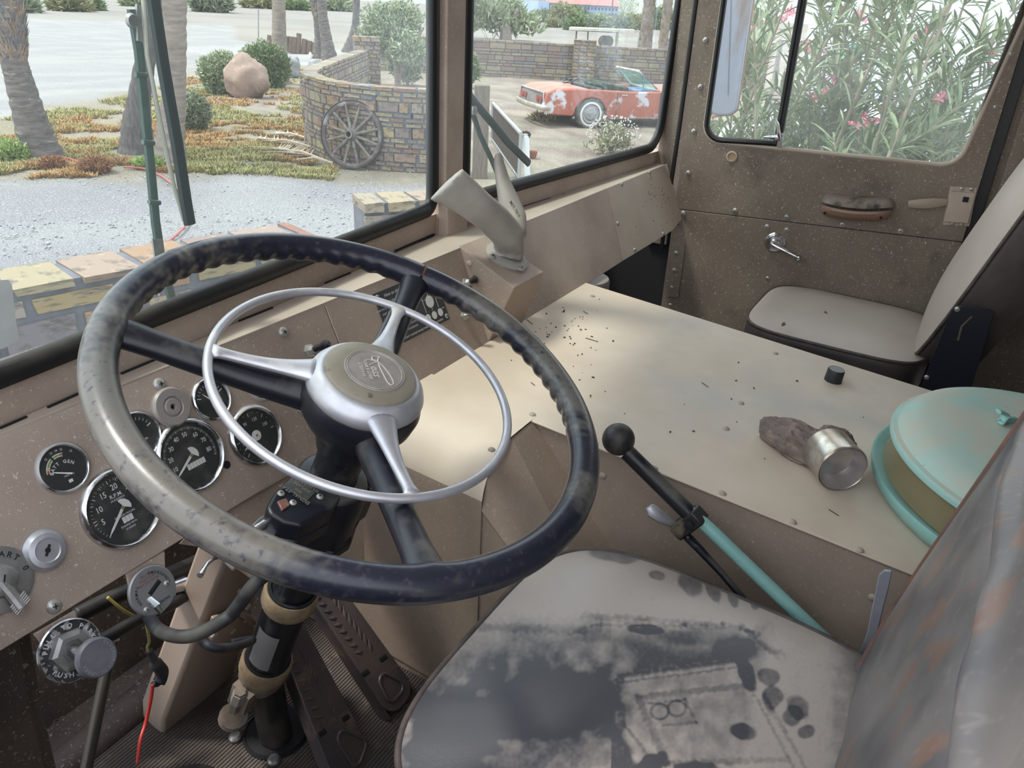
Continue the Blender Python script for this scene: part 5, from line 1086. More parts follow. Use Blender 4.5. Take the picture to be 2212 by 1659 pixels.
# ---------------------------------------------------------------- palms
BARK = mat('palm_bark', (.19, .16, .145), .9, col2=(.10, .085, .085), vs=3, bump=1, bs=25, stretch=(2, 2, 9), third=((.34, .29, .24), 2.5, .58, .7))
BARKD = mat('palm_bark_dark', (.085, .075, .08), .9, col2=(.16, .14, .13), vs=4, bump=1, bs=25, stretch=(5, 5, 1.2))
BARKL = mat('palm_bark_light', (.30, .25, .21), .9, col2=(.20, .165, .14), vs=3, bump=1, bs=25, stretch=(1.5, 1.5, 8))
BOOT = mat('palm_boot', (.26, .16, .10), .85, col2=(.36, .30, .24), vs=5, third=((.16, .17, .19), 3, .5, .65))
def palm(base, prof, M_, lab, boots=None, lower=None):
    fn, P, s = bb(base); root = thing('palm_tree', lab, 'tree', group=None)
    pts = []; rs = []
    for x, y, w_ in prof: pts.append(fn(x, y)); rs.append(w_*s/2)
    C_ = cr(pts, 8); RS_ = []
    for i in range(len(rs)-1):
        for j in range(8): t = j/8; RS_.append(rs[i]*(1-t)+rs[i+1]*t)
    RS_.append(rs[-1]); RS_ = [r*(1+.04*math.sin(i*2.1)+.03*rn.uniform(-1, 1)) for i, r in enumerate(RS_)]
    C_[0].z = G-.05
    MB().tube(C_, RS_, 18).build('trunk', M_, root, smooth=60)
    if boots:
        mb = MB(); y0, y1, n_, big = boots
        for k in range(n_):
            t = rn.random(); y = y0+(y1-y0)*t
            x = lin([(-q[1], q[0]) for q in prof], -y); w_ = lin([(-q[1], q[2]) for q in prof], -y); c = fn(x, y); r = w_*s/2; a = rn.uniform(0, 2*PI)
            d = V((math.cos(a), math.sin(a), 0)); sd = V((-d.y, d.x, 0)); L_ = big*rn.uniform(.6, 1.2); p = c+d*(r*.9); tip = p+d*(L_*.45)+V((0, 0, L_*.8))+sd*rn.uniform(-.03, .03)
            mb.add([p-sd*L_*.28-V((0, 0, L_*.2)), p+sd*L_*.28-V((0, 0, L_*.2)), p+d*L_*.2+sd*L_*.1+V((0, 0, L_*.3)), tip, p+d*L_*.2-sd*L_*.1+V((0, 0, L_*.3)), p+d*L_*.12], [(0, 1, 2, 3, 4), (0, 5, 1), (1, 5, 2), (0, 4, 5)])
        mb.build('leaf_bases', BOOT, root, smooth=0, kind='stuff')
    # trunks leave the picture at the top and carry a crown of fan leaves there
    top = C_[-1]; mb = MB()
    if prof[-1][1] < -20:
        for k in range(26):
            a = rn.uniform(0, 2*PI); e = rn.uniform(-.6, 1.0); d = V((math.cos(a)*math.cos(e), math.sin(a)*math.cos(e), math.sin(e))); L_ = 1.3*rn.uniform(.8, 1.1)
            hub = top+V((0, 0, 2.2+.6*rn.random()))+d*L_*.6; mb.tube([top+V((0, 0, 2.0)), hub], .012, 4)
            sd = d.cross(V((0, 0, 1))).normalized()
            for q in range(9): f = (d+sd*(q-4)*.28+V((0, 0, -.12*abs(q-4)*.5))).normalized(); up2 = f.cross(sd)*.012; mb.add([hub-sd*.02, hub+sd*.02, hub+f*.75-V((0, 0, .18))], [(0, 1, 2)])
        MB().tube([C_[-1], C_[-1]+V((0, 0, 2.4))], [RS_[-1], RS_[-1]*.8], 14).build('upper_trunk', M_, root)
        mb.build('crown', FOL[0], root, smooth=0, kind='stuff')
    return root
FOL = [mat('leaf_green', (.13, .19, .08), .5, col2=(.22, .26, .12), vs=6), mat('leaf_grey_green', (.20, .24, .16), .6, col2=(.27, .29, .19), vs=4), mat('leaf_olive', (.24, .25, .12), .6, col2=(.32, .31, .17), vs=3), mat('leaf_pale', (.34, .37, .23), .6, col2=(.24, .29, .16), vs=5), mat('leaf_bright', (.24, .34, .09), .5, col2=(.34, .40, .15), vs=5)]
palm((98, 340), [(98, 345, 86), (78, 295, 72), (55, 220, 60), (38, 160, 52), (30, 128, 50), (22, 60, 60), (10, -60, 56)], BARK, 'leaning palm trunk at the left edge with shaggy leaf bases on top', (128, -50, 420, .17))
palm((298, 328), [(298, 330, 82), (296, 270, 58), (304, 190, 42), (322, 90, 36), (338, 0, 32), (348, -60, 30)], BARKD, 'dark palm trunk behind the nearly upright wiper')
palm((365, 352), [(365, 355, 80), (368, 300, 60), (376, 200, 46), (375, 100, 50), (377, 30, 46), (378, -60, 44)], BARKL, 'thick pale brown palm trunk just right of the dark wiper blade')
palm((605, 182), [(605, 185, 46), (604, 140, 36), (603, 80, 31), (602, 0, 26), (601, -60, 26)], BARKL, 'straight palm trunk right behind the big boulder')
palm((687, 126), [(688, 128, 26), (688, 80, 17), (684, 40, 14), (680, 10, 18), (676, -60, 22)], BARK, 'thin palm trunk with a frayed collar right of the wooden stumps', (36, -50, 90, .22))
palm((712, 132), [(713, 134, 38), (706, 90, 26), (698, 40, 20), (695, 0, 19), (693, -60, 19)], BARK, 'palm trunk bending left, directly above the curved wall')
palm((758, 112), [(757, 114, 40), (764, 80, 22), (769, 40, 15), (771, -60, 13)], BARKD, 'thin dark palm trunk left of the grey green desert tree')
palm((1396, 158), [(1390, 160, 34), (1392, 120, 32), (1396, 70, 26), (1404, 0, 22), (1408, -60, 22)], BARKL, 'rough palm trunk rising behind the windscreen frame of the red car', (152, -50, 420, .24))
palm((1432, 108), [(1432, 110, 22), (1436, 60, 19), (1444, 0, 19), (1448, -60, 20)], BARKL, 'farther palm trunk close to the right edge of the windscreen', (100, -50, 160, .32))
# ---------------------------------------------------------------- plants
def bush(base, cx_, cy_, w_, h_, M_, lab, n=1800, ls=.05, name='bush', stems=0, cat='bush', depth=1, flat=.35, kind=None, dens=1, trunk=None, blobs=1, flowers=None, group=None):
    fn, P, s = bb(base); root = thing(name, lab, cat, group=group, kind=kind); c = fn(cx_, cy_); rx, rz = w_*s/2, h_*s/2
    vd = V((P.x, P.y, 0)).normalized(); sd = V((-vd.y, vd.x, 0)); mb = MB()
    cen = [(0, 0, 0, 1)] if blobs == 1 else [(rn.uniform(-.6, .6), rn.uniform(-.6, .6), rn.uniform(-.5, .5), rn.uniform(.35, .6)) for _ in range(blobs)]
    for k in range(n):
        q = V((rn.gauss(0, 1), rn.gauss(0, 1), rn.gauss(0, 1))).normalized()*(rn.random()**flat); b = rn.choice(cen)
        if blobs > 1: q = q*b[3]+V((b[0], b[1], b[2]))
        q *= 1+.25*noise.noise(q*3+V((cx_, 0, 0)))
        p = c+sd*(q.x*rx)+vd*(q.y*rx*depth)+V((0, 0, q.z*rz))
        if p.z < G: p.z = G+.01
        d = V((q.x*.6+rn.gauss(0, .5), q.y*.6+rn.gauss(0, .5), .5+rn.gauss(0, .5))).normalized(); d = (sd*d.x+vd*d.y+V((0, 0, d.z))).normalized(); o = d.orthogonal().normalized(); o = (o*math.cos(k)+d.cross(o)*math.sin(k)); l = ls*rn.uniform(.6, 1.4)
        mb.add([p-o*l*.22, p+o*l*.22, p+d*l], [(0, 1, 2)])
    mb.build('foliage', M_, root, smooth=0, kind='stuff')
    mb = MB(); g0_ = V((c.x, c.y, G))
    if trunk:
        for pts, r0, r1 in trunk:
            Q = [fn(*p) for p in pts]; mb.tube(cr(Q, 4), [r0+(r1-r0)*i/(len(cr(Q, 4))-1) for i in range(len(cr(Q, 4)))], 8)
    for k in range(stems or 5):
        a = rn.uniform(0, 2*PI); t = V((math.cos(a)*rx*.6, math.sin(a)*rx*.6, 0)); mb.tube([g0_+t*.1, g0_+t*.4+V((0, 0, (c.z-G)*.6)), c+t+V((0, 0, rz*.3))], [.012, .009, .004], 4)
    mb.build('stems', BARKL, root, kind='stuff')
    if flowers:
        fm, nf, fs_ = flowers; mb = MB()
        for k in range(nf):
            q = V((rn.gauss(0, 1), rn.gauss(0, 1), abs(rn.gauss(0, 1)))).normalized(); p = c+sd*q.x*rx+vd*q.y*rx+V((0, 0, q.z*rz)); mb.ball(p, fs_, 5, 3)
        mb.build('blossoms', fm, root, kind='stuff')
    return root
bush((480, 202), 478, 160, 92, 90, FOL[3], 'pale green rounded bush left of the boulder', 9000, .08, depth=.8)
bush((590, 190), 572, 145, 110, 100, FOL[0], 'green bush behind the boulder and the straight palm', 9000, .08, depth=.6)
bush((415, 282), 418, 243, 74, 76, FOL[1], 'small grey green rounded shrub right of the pale palm trunk', 4200, .06)
bush((20, 345), 20, 328, 90, 44, FOL[4], 'bright green weeds at the foot of the leaning palm', 1600, .09, cat='weeds', name='weeds')
bush((318, 362), 320, 352, 60, 22, FOL[4], 'small bright green weeds between the two middle palm trunks', 600, .07, cat='weeds', name='weeds')
TW = mat('twig_brown', (.22, .10, .05), .8, col2=(.34, .17, .07), vs=20)
bush((205, 372), 207, 358, 66, 34, TW, 'rusty orange dry tumbleweed clump at the gravel edge', 3500, .05, name='dry_clump', cat='plant')
bush((110, 365), 112, 354, 50, 28, TW, 'orange dry clump below the leaning palm', 1500, .05, name='dry_clump', cat='plant')
# desert tree in the walled yard
bush((865, 200), 868, 70, 170, 150, FOL[3], 'tall grey green desert tree inside the walled yard, left of the centre post', 14000, .11, 'desert_tree', cat='tree', trunk=[([(862, 200), (856, 150), (845, 90)], .10, .05), ([(860, 170), (885, 110), (915, 60)], .06, .03)], depth=.9, flat=.5, blobs=9)
bush((880, 185), 880, 128, 80, 110, FOL[1], 'grey shrub low on the trunk of the desert tree', 2600, .13, depth=.9, blobs=5)
bush((1000, 190), 1008, 128, 60, 110, FOL[0], 'dark green shrub right of the centre post before the boundary wall', 3000, .13, blobs=4)
bush((1092, 88), 1060, 28, 220, 90, FOL[3], 'broad green tree behind the boundary wall with a pale forked trunk', 9000, .45, 'shade_tree', cat='tree', trunk=[([(1092, 90), (1092, 60), (1085, 20)], .45, .3), ([(1092, 60), (1120, 20)], .2, .1)], depth=.5, blobs=12, flat=.6)
bush((1322, 330), 1325, 296, 118, 86, mat('dry_straw', (.40, .37, .24), .8, col2=(.26, .27, .16), vs=14), 'wispy dry shrub with tiny white seed heads before the red car', 900, .10, name='dry_shrub', flat=.55, blobs=7, flowers=(mat('seed_white', (.78, .76, .68), .7), 160, .013), stems=40)
bush((1232, 262), 1172, 264, 60, 30, mat('dry_straw_thin', (.42, .36, .22), .8), 'thin dry grass tuft left of the car rear wheel', 300, .14, name='grass_tuft', cat='grass', stems=14)
WD = [((a, b), w_, h_) for a, b, w_, h_ in ((36, 22, 60, 22), (150, 20, 60, 22), (190, 18, 40, 18), (300, 10, 60, 20), (455, 22, 70, 36), (560, 14, 60, 24), (640, 18, 60, 14), (730, 20, 60, 26), (1180, 45, 60, 26), (1215, 50, 50, 44), (1250, 62, 60, 30), (1290, 64, 60, 34), (1330, 62, 70, 30), (1370, 60, 60, 30), (1420, 60, 60, 44), (1345, 30, 60, 40), (1460, 60, 50, 40), (1195, 55, 30, 16), (1240, 42, 50, 30))]
names_ = ['leftmost far desert bush at the top edge', 'far desert bush above the leaning palm crown', 'little far bush left of the wiper', 'low far bush behind the wiper top', 'big dark far bush at the top edge above the boulder bush', 'far bush at the top edge left of the straight palm', 'flat far bush right of the straight palm', 'far bush between the two thin palms', 'far bush left below the blue building', 'tall far bush before the blue building', 'olive far bush before the middle of the blue building', 'far bush above the flat trailer', 'far bush right of the thin utility post', 'far bush behind the rough palm trunk', 'tallest far bush at the right of the windscreen', 'highest far bush beside the right end of the blue building', 'far bush by the right window seal', 'tiny far bush on the sand left of the flat trailer', 'far bush right under the blue building wall']
for i, ((a, b), w_, h_) in enumerate(WD):
    d = 8 if b < 30 else 3
    bush((a, b+4), a, b-h_/2+6, w_*1.15, h_*1.2, FOL[(1, 2, 0, 3)[i % 4]], names_[i], 2600, .75 if b < 30 else .35, stems=3, group='desert bushes far away')
# ground cover: tufts
def in_cover(x, y):
    ge = lin(gravel_edge, x) if x < 9.7 else -99
    re_ = lin(road_edge, x); return y > ge+.1 and y < re_-.3 and not (x > 9.4 and (x-9.6)*.6 > (y-9.2)*1.0)
mb = MB(); mb.c = []; cnt = 0
while cnt < 13000:
    px_, py_ = rn.uniform(-60, 720), rn.uniform(150, 392)
    P = gat(px_, py_)
    if P.z > 0 or P.y < 0 or not in_cover(P.x, P.y): cnt += 1 if rn.random() < .3 else 0; continue
    n1 = noise.noise(V((P.x*.8, P.y*.8, 5))); n2 = noise.noise(V((P.x*2.5, P.y*2.5, 1)))
    if n1+.6*n2 < -.12: cnt += 1; continue
    o_ = sm(-.1, .25, noise.noise(V((P.x*.55, P.y*.55, 11)))+.5*n2+ (.22 if py_ > 255 and px_ > 120 else -.1)); c = V((.30, .28, .11)).lerp(V((.42, .21, .09)), o_*.85); c = c.lerp(V((.42, .38, .22)), .55*rn.random())
    hh = rn.uniform(.025, .07)*(1.3 if n2 > .2 else 1)
    for k in range(9):
        a = rn.uniform(0, 2*PI); d = V((math.cos(a), math.sin(a), 0)); s_ = V((-d.y, d.x, 0)); b = P+d*rn.uniform(.0, .09); mb.add([b-s_*.014, b+s_*.014, b+d*rn.uniform(.03, .08)+s_*rn.uniform(-.03, .03)+V((0, 0, hh))], [(0, 1, 2)]); mb.c += [(*(c*rn.uniform(.75, 1.25)), 1)]*3
    cnt += 1
gc_ = mb.build('ground_cover', mat('moss_tufts', (1, 1, 1), .9, attr='col', spec=.1), smooth=0, kind='stuff'); tag(gc_, 'patchy orange and olive green creeping ground cover', 'ground cover')
mb = MB()
for k in range(1500):
    P = gat(rn.uniform(0, 940), rn.uniform(300, 560)); 
    if P.z > 0 or (P.y < 4.4 and P.x < 4): continue
    r1 = rn.uniform(.006, .02); mb.ball(P+V((0, 0, r1*.3)), (r1, r1*rn.uniform(.6, 1), r1*.6), 6, 4)
gp = mb.build('pebbles', mat('pebble', (.40, .39, .39), .8, col2=(.26, .26, .26), vs=3), kind='stuff', smooth=0); tag(gp, 'loose pale pebbles over the grey gravel', 'gravel')
# hose
cable('garden_hose', [gat(-20, 350, -2.37), gat(30, 338, -2.36), gat(75, 333, -2.35), gat(130, 338, -2.35), gat(178, 352, -2.36)], .014, mat('hose_red', (.42, .13, .11), .5), 'thin red hose end running past the leaning palm', 'hose')
cable('garden_hose', [gat(268, 361, -2.37), gat(310, 364, -2.37), gat(345, 378, -2.38), gat(378, 402, -2.38), gat(405, 432, -2.38), gat(413, 462, -2.38), gat(398, 490, -2.38), gat(362, 522, -2.38), gat(300, 560, -2.38)], .014, bpy.data.materials['hose_red'], 'pale red hose curling over the gravel behind the wiper', 'hose')
# rocks
ROCK = mat('boulder_tan', (.34, .24, .19), .9, col2=(.25, .18, .15), vs=2.5, bump=.8, bs=14, third=((.42, .33, .27), 5, .55, .7)); RKG = mat('rock_grey', (.36, .36, .37), .9, col2=(.26, .26, .27), vs=4, bump=.8, bs=14)
def rock(base, cx_, cy_, w_, h_, M_, lab, sd):
    fn, P, s = bb(base); c = fn(cx_, cy_); o = MB().ball(c, (w_*s/2, w_*s*.45, h_*s/2*1.05), 28, 18, frame((0, 0, 1), (P.x, P.y, 0)), jit=.28, ns=1.6, sd=sd).build('boulder', M_, smooth=70); tag(o, lab, 'rock')
rock((533, 210), 532, 170, 88, 86, ROCK, 'large tan boulder left of the straight palm', 2); rock((635, 168), 634, 146, 32, 46, RKG, 'grey rock just right of the straight palm foot', 7); rock((680, 150), 682, 139, 34, 20, RKG, 'small low grey rock above the curved wall', 9)
# stumps
LOG = mat('old_log', (.13, .09, .075), .9, col2=(.22, .16, .13), vs=6, bump=1, bs=20, stretch=(5, 5, 1))
fn, P, s = bb((640, 116))
sx = [(582, 76, 108), (592, 80, 110), (618, 78, 112), (628, 79, 114), (636, 80, 116), (645, 72, 118), (657, 84, 118), (668, 88, 119), (678, 92, 118)]
for i, (x, y0, y1) in enumerate(sx):
    a, b = fn(x-2, y1), fn(x+1, y0); MB().tube([a, a.lerp(b, .5)+V((0, 0, 0)), b], [6.5*s, 6*s, 5.6*s], 10).build('wood_stump', LOG)
    tag(bpy.data.objects['wood_stump' if i == 0 else 'wood_stump.%03d' % i], 'weathered upright log behind the palms, ' + ('leftmost', 'second from the left', 'third', 'fourth', 'fifth', 'sixth and tallest', 'seventh', 'eighth', 'last at the right')[i]+' of the row', 'log', 'upright logs in a row')
fn, P, s = bb((558, 112)); o = MB().tube([fn(558, 112), fn(558, 18)], 1.6*s, 8).build('thin_pole', ALU); tag(o, 'thin grey pole standing left of the straight palm', 'pole')
fn, P, s = bb((1398, 62)); fn, P, s = bb((1320, 66)); o = MB().tube([fn(1320, 66), fn(1324, -6)], 1.3*s, 8).build('utility_post', LOG); tag(o, 'thin brown utility post before the blue building', 'pole')
fn, P, s = bb((671, 126)); o = MB().lathe(fn(671, 126), (0, 0, 1), [(3.5*s, 0), (4*s, 4*s), (3.5*s, 9*s), (1.5*s, 12*s), (1.5*s, 13*s), (0, 13*s)], 12).build('white_jug', WHT); tag(o, 'small white jug beside the wooden logs', 'jug')
# ---------------------------------------------------------------- wagon wheel
fn, P, s = bb((760, 364)); wc = fn(760, 291); yaw = math.atan2(P.y, P.x)+R(180)-R(24); wn_ = V((math.cos(yaw)*.985, math.sin(yaw)*.985, .17)).normalized(); FWW = frame(wn_, (0, 0, 1))
WW = thing('wagon_wheel', 'old wooden wagon wheel leaning against the curved brick wall', 'wagon wheel'); rw = 69*s
WOOD = mat('grey_wood', (.24, .215, .19), .9, col2=(.13, .11, .10), vs=8, bump=.8, bs=40); WWD = mat('dark_rim_wood', (.11, .085, .08), .85, col2=(.28, .27, .28), vs=6, vlo=.5, vhi=.7, bump=.6, bs=40)
cir = lambda r, o=0, n=60: [wc+FWW @ V((r*math.cos(2*PI*i/n), r*math.sin(2*PI*i/n), o)) for i in range(n)]
MB().tube(cir(rw*.93), (rw*.075, .032), 8, closed=True, flat=(cir(rw*.93)[0]-wc)).build('rim', WWD, WW, smooth=30)
MB().tube(cir(rw*1.005), (.010, .038), 8, closed=True, flat=(cir(rw)[0]-wc)).build('iron_tyre', mat('iron_tyre', (.15, .12, .12), .35, .6), WW)
sp = None
for k in range(12):
    a = 2*PI*(k+.5)/12; d = FWW @ V((math.cos(a), math.sin(a), 0))
    MB().tube([wc+d*rw*.14, wc+d*rw*.5, wc+d*rw*.88], [.027, .021, .017], 8).build('spoke', WOOD, WW)
MB().lathe(wc, wn_, [(0, -.12), (.05, -.12), (.085, -.05), (.09, .0), (.085, .05), (.062, .12), (.062, .13), (.04, .13), (.04, .02), (0, .02)], 24).build('wheel_hub', WOOD, WW, smooth=30)
MB().lathe(wc, wn_, [(.064, .10), (.067, .105), (.067, .13), (.062, .134)], 24).build('hub_band', bpy.data.materials['iron_tyre'], WW)
# palm fronds lying on the ground
FR_ = mat('dead_frond', (.44, .34, .24), .85, col2=(.55, .47, .36), vs=9)
def frond(a, b, lab, w_=.25, n=24):
    A_, B_ = gat(*a, -2.33), gat(*b, -2.36); d = (B_-A_); sd = V((-d.y, d.x, 0)).normalized(); g = thing('dead_palm_frond', lab, 'palm frond')
    MB().tube([A_, A_.lerp(B_, .5)+V((0, 0, .06)), B_], [.02, .018, .008], 6).build('frond_stem', FR_, g)
    mb = MB()
    for k in range(n):
        t = .35+.65*k/n; p = A_.lerp(B_, t)+V((0, 0, .03)); s_ = 1 if k % 2 else -1; q = p+sd*s_*w_*rn.uniform(.6, 1.1)+d.normalized()*w_*.8+V((0, 0, rn.uniform(-.03, .06))); mb.add([p-d.normalized()*.02, p+d.normalized()*.02, q], [(0, 1, 2)])
    mb.build('leaflets', FR_, g, smooth=0, kind='stuff')
frond((712, 350), (600, 322), 'pale dead palm frond nearest the wagon wheel', .4, 60); frond((690, 322), (555, 300), 'long dead palm frond reaching far left of the wheel', .25, 40); frond((668, 300), (590, 290), 'upper curled dead palm frond beside the wall', .25, 30); frond((720, 352), (640, 345), 'short brown palm stalk lying against the wagon wheel', .1, 6)
fn, P, s = bb((672, 318)); o = MB().tube([fn(668, 318), fn(673, 296), fn(670, 270)], [.014, .018, .006], 6).build('bent_stick', FR_); tag(o, 'pale bent stick standing left of the wagon wheel', 'stick')
# wooden post, gate, white pipe
fn, P, s = bb((1040, 384)); c0, c1 = fn(1036, 384), fn(1042, 183); WP = mat('post_wood', (.20, .16, .125), .85, col2=(.14, .115, .09), vs=6, bump=.8, bs=30, stretch=(6, 6, 1))
o = MB().box((c0+c1)/2, (32*s, 32*s, (c1-c0).z), Matrix.Rotation(math.atan2(P.y, P.x)+PI/2, 3, 'Z')).build('wood_post', WP, bevel=.01); tag(o, 'square weathered wooden post left of the low barred gate', 'post')
gt = thing('barred_gate', 'low grey metal barred gate standing open behind the wiper', 'gate')
gm = mat('gate_metal', (.40, .42, .43), .4, .5); bm_ = mat('gate_bar', (.13, .10, .085), .6, .3)
ga, gb = V((10.35, 5.78, 0)), V((13.2, 8.0, 0)); z0, z1 = G+.05, -1.72
for zz in (z0, z1): MB().tube([ga+V((0, 0, zz)), gb+V((0, 0, zz))], .030 if zz == z1 else .02, 10).build('gate_rail', gm, gt)
for t in (0, 1): p = ga.lerp(gb, t); MB().tube([p+V((0, 0, z0)), p+V((0, 0, z1))], .028, 10).build('gate_stile', gm, gt)
for k in range(1, 24): p = ga.lerp(gb, k/24); MB().tube([p+V((0, 0, z0)), p+V((0, 0, z1))], .014, 6).build('gate_bar', bm_, gt)
fn, P, s = bb((1140, 388)); o = MB().tube([fn(1139, 390), fn(1136, 294)], 7*s, 12).build('white_pipe', mat('pipe_white', (.75, .77, .78), .4)); tag(o, 'short white pipe standing at the near end of the gate', 'pipe')
mb = MB()
for k in range(9): a = k*.7; mb.ball(fn(1135+7*math.cos(a)*1.3, 291+6*math.sin(a)), 3.4*s, 8, 6)
o = mb.build('chain', mat('chain_black', (.03, .03, .03), .5)); o['kind'] = 'stuff'; tag(o, 'dark chain wrapped round the top of the white pipe', 'chain')
fn, P, s = bb((1150, 345)); o = MB().lathe(fn(1150, 340), (0, 0, 1), [(0, 0), (8*s, 0), (11*s, 13*s), (10*s, 13*s), (7*s, 3*s), (0, 3*s)], 20).build('plant_pot', mat('terracotta', (.28, .12, .08), .8)); tag(o, 'small terracotta pot beside the white pipe', 'pot')
# flat trailer behind the wall
fn, P, s = bb((1300, 102)); tt = thing('flat_trailer', 'cream coloured flat topped trailer behind the boundary wall', 'trailer'); TC = mat('trailer_cream', (.52, .50, .42), .6, col2=(.42, .4, .33), vs=1)
a, b, c, d = fn(1226, 70), fn(1366, 90), fn(1352, 84, 2.4), fn(1248, 68, 2.4); zz = -1.15
a = zat((1226, 68), -1.25); b = zat((1366, 88), -1.25); c = zat((1330, 78), -1.25); d = zat((1250, 68), -1.25)
a, b = P+V((0, 0, .9))+(fn(1226, 90)-fn(1300, 90)), P+V((0, 0, .9))+(fn(1366, 90)-fn(1300, 90)); vd = V((P.x, P.y, 0)).normalized()
mb = MB(); mb.prism([a-vd*.2+V((0, 0, .12)), b-vd*1.2, b+vd*1.2, a+vd*3.0+V((0, 0, .12))], (0, 0, .14)); mb.build('deck', TC, tt)
for q, w_ in ((.12, .3), (.3, .3), (.75, .5)):
    p = a.lerp(b, q); MB().tube([V((p.x, p.y, G)), V((p.x, p.y, p.z+.05))], .05 if w_ < .4 else .1, 8).build('leg', TC if q > .5 else LOG, tt)
for q in (.55, .62): p = a.lerp(b, q)+vd*.4; MB().lathe(V((p.x, p.y, G+.35)), (vd.x, vd.y, 0), [(.0, -.1), (.3, -.1), (.35, -.05), (.35, .05), (.3, .1), (0, .1)], 20).build('tyre', mat('tyre_tan%d' % (q*100), (.2, .17, .12), .8), tt)
# far building
fn, P, s = bb((1240, 33)); bl = thing('motel_building', 'long blue grey two storey building with a red roof, at the top edge', 'building'); BW = mat('building_blue', (.33, .42, .56), .8, col2=(.38, .46, .58), vs=.3); BRF = mat('building_roof', (.42, .20, .18), .8)
z_ = lambda y: fn(1240, y).z
A_, B_ = fn(1180, 34), fn(1334, 34, 10); A_.z = B_.z = G; hgt = fn(1240, 9).z-G; dd = V((B_.x-A_.x, B_.y-A_.y, 0)); nn = V((-dd.y, dd.x, 0)).normalized(); nn = nn if nn.dot(P) > 0 else -nn
mb = MB(); mb.prism([A_, B_, B_+nn*12, A_+nn*12], (0, 0, hgt)); mb.build('building_wall', BW, bl, smooth=0)
mb = MB(); r0, r1 = V((0, 0, hgt)), V((0, 0, hgt+3.6)); a1, b1 = A_-nn*1-dd*.02, B_-nn*1+dd*.02; a2, b2 = A_+nn*13-dd*.02, B_+nn*13+dd*.02; m1, m2 = (a1+a2)/2, (b1+b2)/2
mb.add([a1+r0, b1+r0, b2+r0, a2+r0, m1+r1, m2+r1], [(0, 1, 5, 4), (3, 4, 5, 2), (0, 4, 3), (1, 2, 5), (0, 3, 2, 1)]); mb.build('building_roof', BRF, bl, smooth=0)
for k in range(20):
    for f_ in (0, 1): p = A_.lerp(B_, (k+.5)/20)-nn*.06+V((0, 0, hgt*(.22+.46*f_))); MB().box(p, (dd.length/20*.42, .1, hgt*.24), frame(nn, (0, 0, 1)) @ Matrix.Rotation(PI/2, 3, 'X')).build('window', mat('dark_pane', (.10, .13, .2), .4) if 'dark_pane' not in bpy.data.materials else bpy.data.materials['dark_pane'], bl, smooth=0)
mb = MB(); mb.prism([A_-dd*.16-nn*2, A_-dd*.02-nn*2, A_-dd*.02+nn*8, A_-dd*.16+nn*8], (0, 0, hgt*1.15)); mb.build('end_wing', BW, bl, smooth=0)
# low hills at the horizon
mb = MB(); HN = 90
for i in range(HN+1):
    a = R(-20+120*i/HN); h = 12+9*noise.noise(V((i*.13, 0, 0)))+4*noise.noise(V((i*.5, 3, 0)))
    for r, z in ((330, 0), (360, h*.6), (410, h)): mb.v.append((r*math.cos(a), r*math.sin(a), G+z))
mb.f = [(i*3+k, (i+1)*3+k, (i+1)*3+k+1, i*3+k+1) for i in range(HN) for k in (0, 1)]; mb.m = [0]*len(mb.f); mb.build('hills', mat('hill_grey', (.30, .33, .31), .95, col2=(.38, .38, .33), vs=.03), kind='structure')
# ---------------------------------------------------------------- cars
def car_frame(x, y, h, sc_=1, xs=1): return lambda a, b, c: V((x+(a*xs*math.cos(h)-b*math.sin(h))*sc_, y+(a*xs*math.sin(h)+b*math.cos(h))*sc_, G+c*sc_))
def wheel_at(T, a, b, r, par, tyre, hubm, side):
    c = T(a, b, r); ax = (T(a, b+side, r)-c).normalized(); g = MB().lathe(c, ax, [(r*.62, -.10), (r*.95, -.10), (r, -.05), (r, .05), (r*.95, .10), (r*.66, .105), (r*.62, .07)], 30).build('tyre', tyre, par)
    MB().lathe(c, ax, [(r*.62, .08), (r*.6, .095), (r*.45, .085), (r*.35, .11), (r*.16, .115), (r*.14, .13), (0, .13)], 24).build('wheel_cover', hubm, g)
    MB().lathe(c, ax, [(r*.80, .104), (r*.66, .107)], 30).build('whitewall', WHT if hubm.name == 'hub_worn' else hubm, g)
TYR = mat('tyre_dusty', (.20, .18, .155), .85, col2=(.12, .11, .10), vs=8); HUBM = mat('hub_worn', (.42, .41, .42), .5, .4, col2=(.3, .29, .29), vs=14)
T = car_frame(16.85, 8.02, -.700, .889, 1.09)
RED = mat('faded_red_paint', (.36, .095, .06), .55, col2=(.45, .15, .10), vs=1.3, third=((.62, .62, .66), 1.7, .555, .60)); RED2 = mat('deck_red_paint', (.42, .16, .10), .5, col2=(.47, .21, .15), vs=2); 
car = thing('red_convertible', 'rusty red convertible car with white primer patches, roof gone', 'car')
def arch(cx_, r, n=12): return [(cx_+r*math.cos(PI-PI*i/n)*-1*-1, .30+r*math.sin(PI*i/n)) for i in range(n+1)]
prof = [(-1.12, .36), (-1.16, .52), (-1.08, .80), (-.90, .87), (-.4, .90), (.6, .86), (1.0, .84), (2.2, .86), (3.0, .84), (3.55, .74), (3.62, .5), (3.5, .28)]
ar2 = [(2.75+.40*math.cos(t), .30+.40*math.sin(t)) for t in [PI*i/12 for i in range(13)]]; ar1 = [(0+.40*math.cos(t), .30+.40*math.sin(t)) for t in [PI*i/12 for i in range(13)]]
poly = prof+[(3.15, .22)]+ar2+[(2.3, .20), (.45, .20)]+ar1+[(-.45, .27), (-.9, .30)]
for sd in (-1, 1):
    mb = MB(); P3 = [T(a, sd*(.86 if .25 < c < .75 else .82), c) for a, c in poly]; v_ = T(0, -sd*.12, 0)-T(0, 0, 0); mb.prism([T(a, sd*.86, c) for a, c in poly], v_); mb.build('body_side', RED, car, bevel=.03, smooth=40)
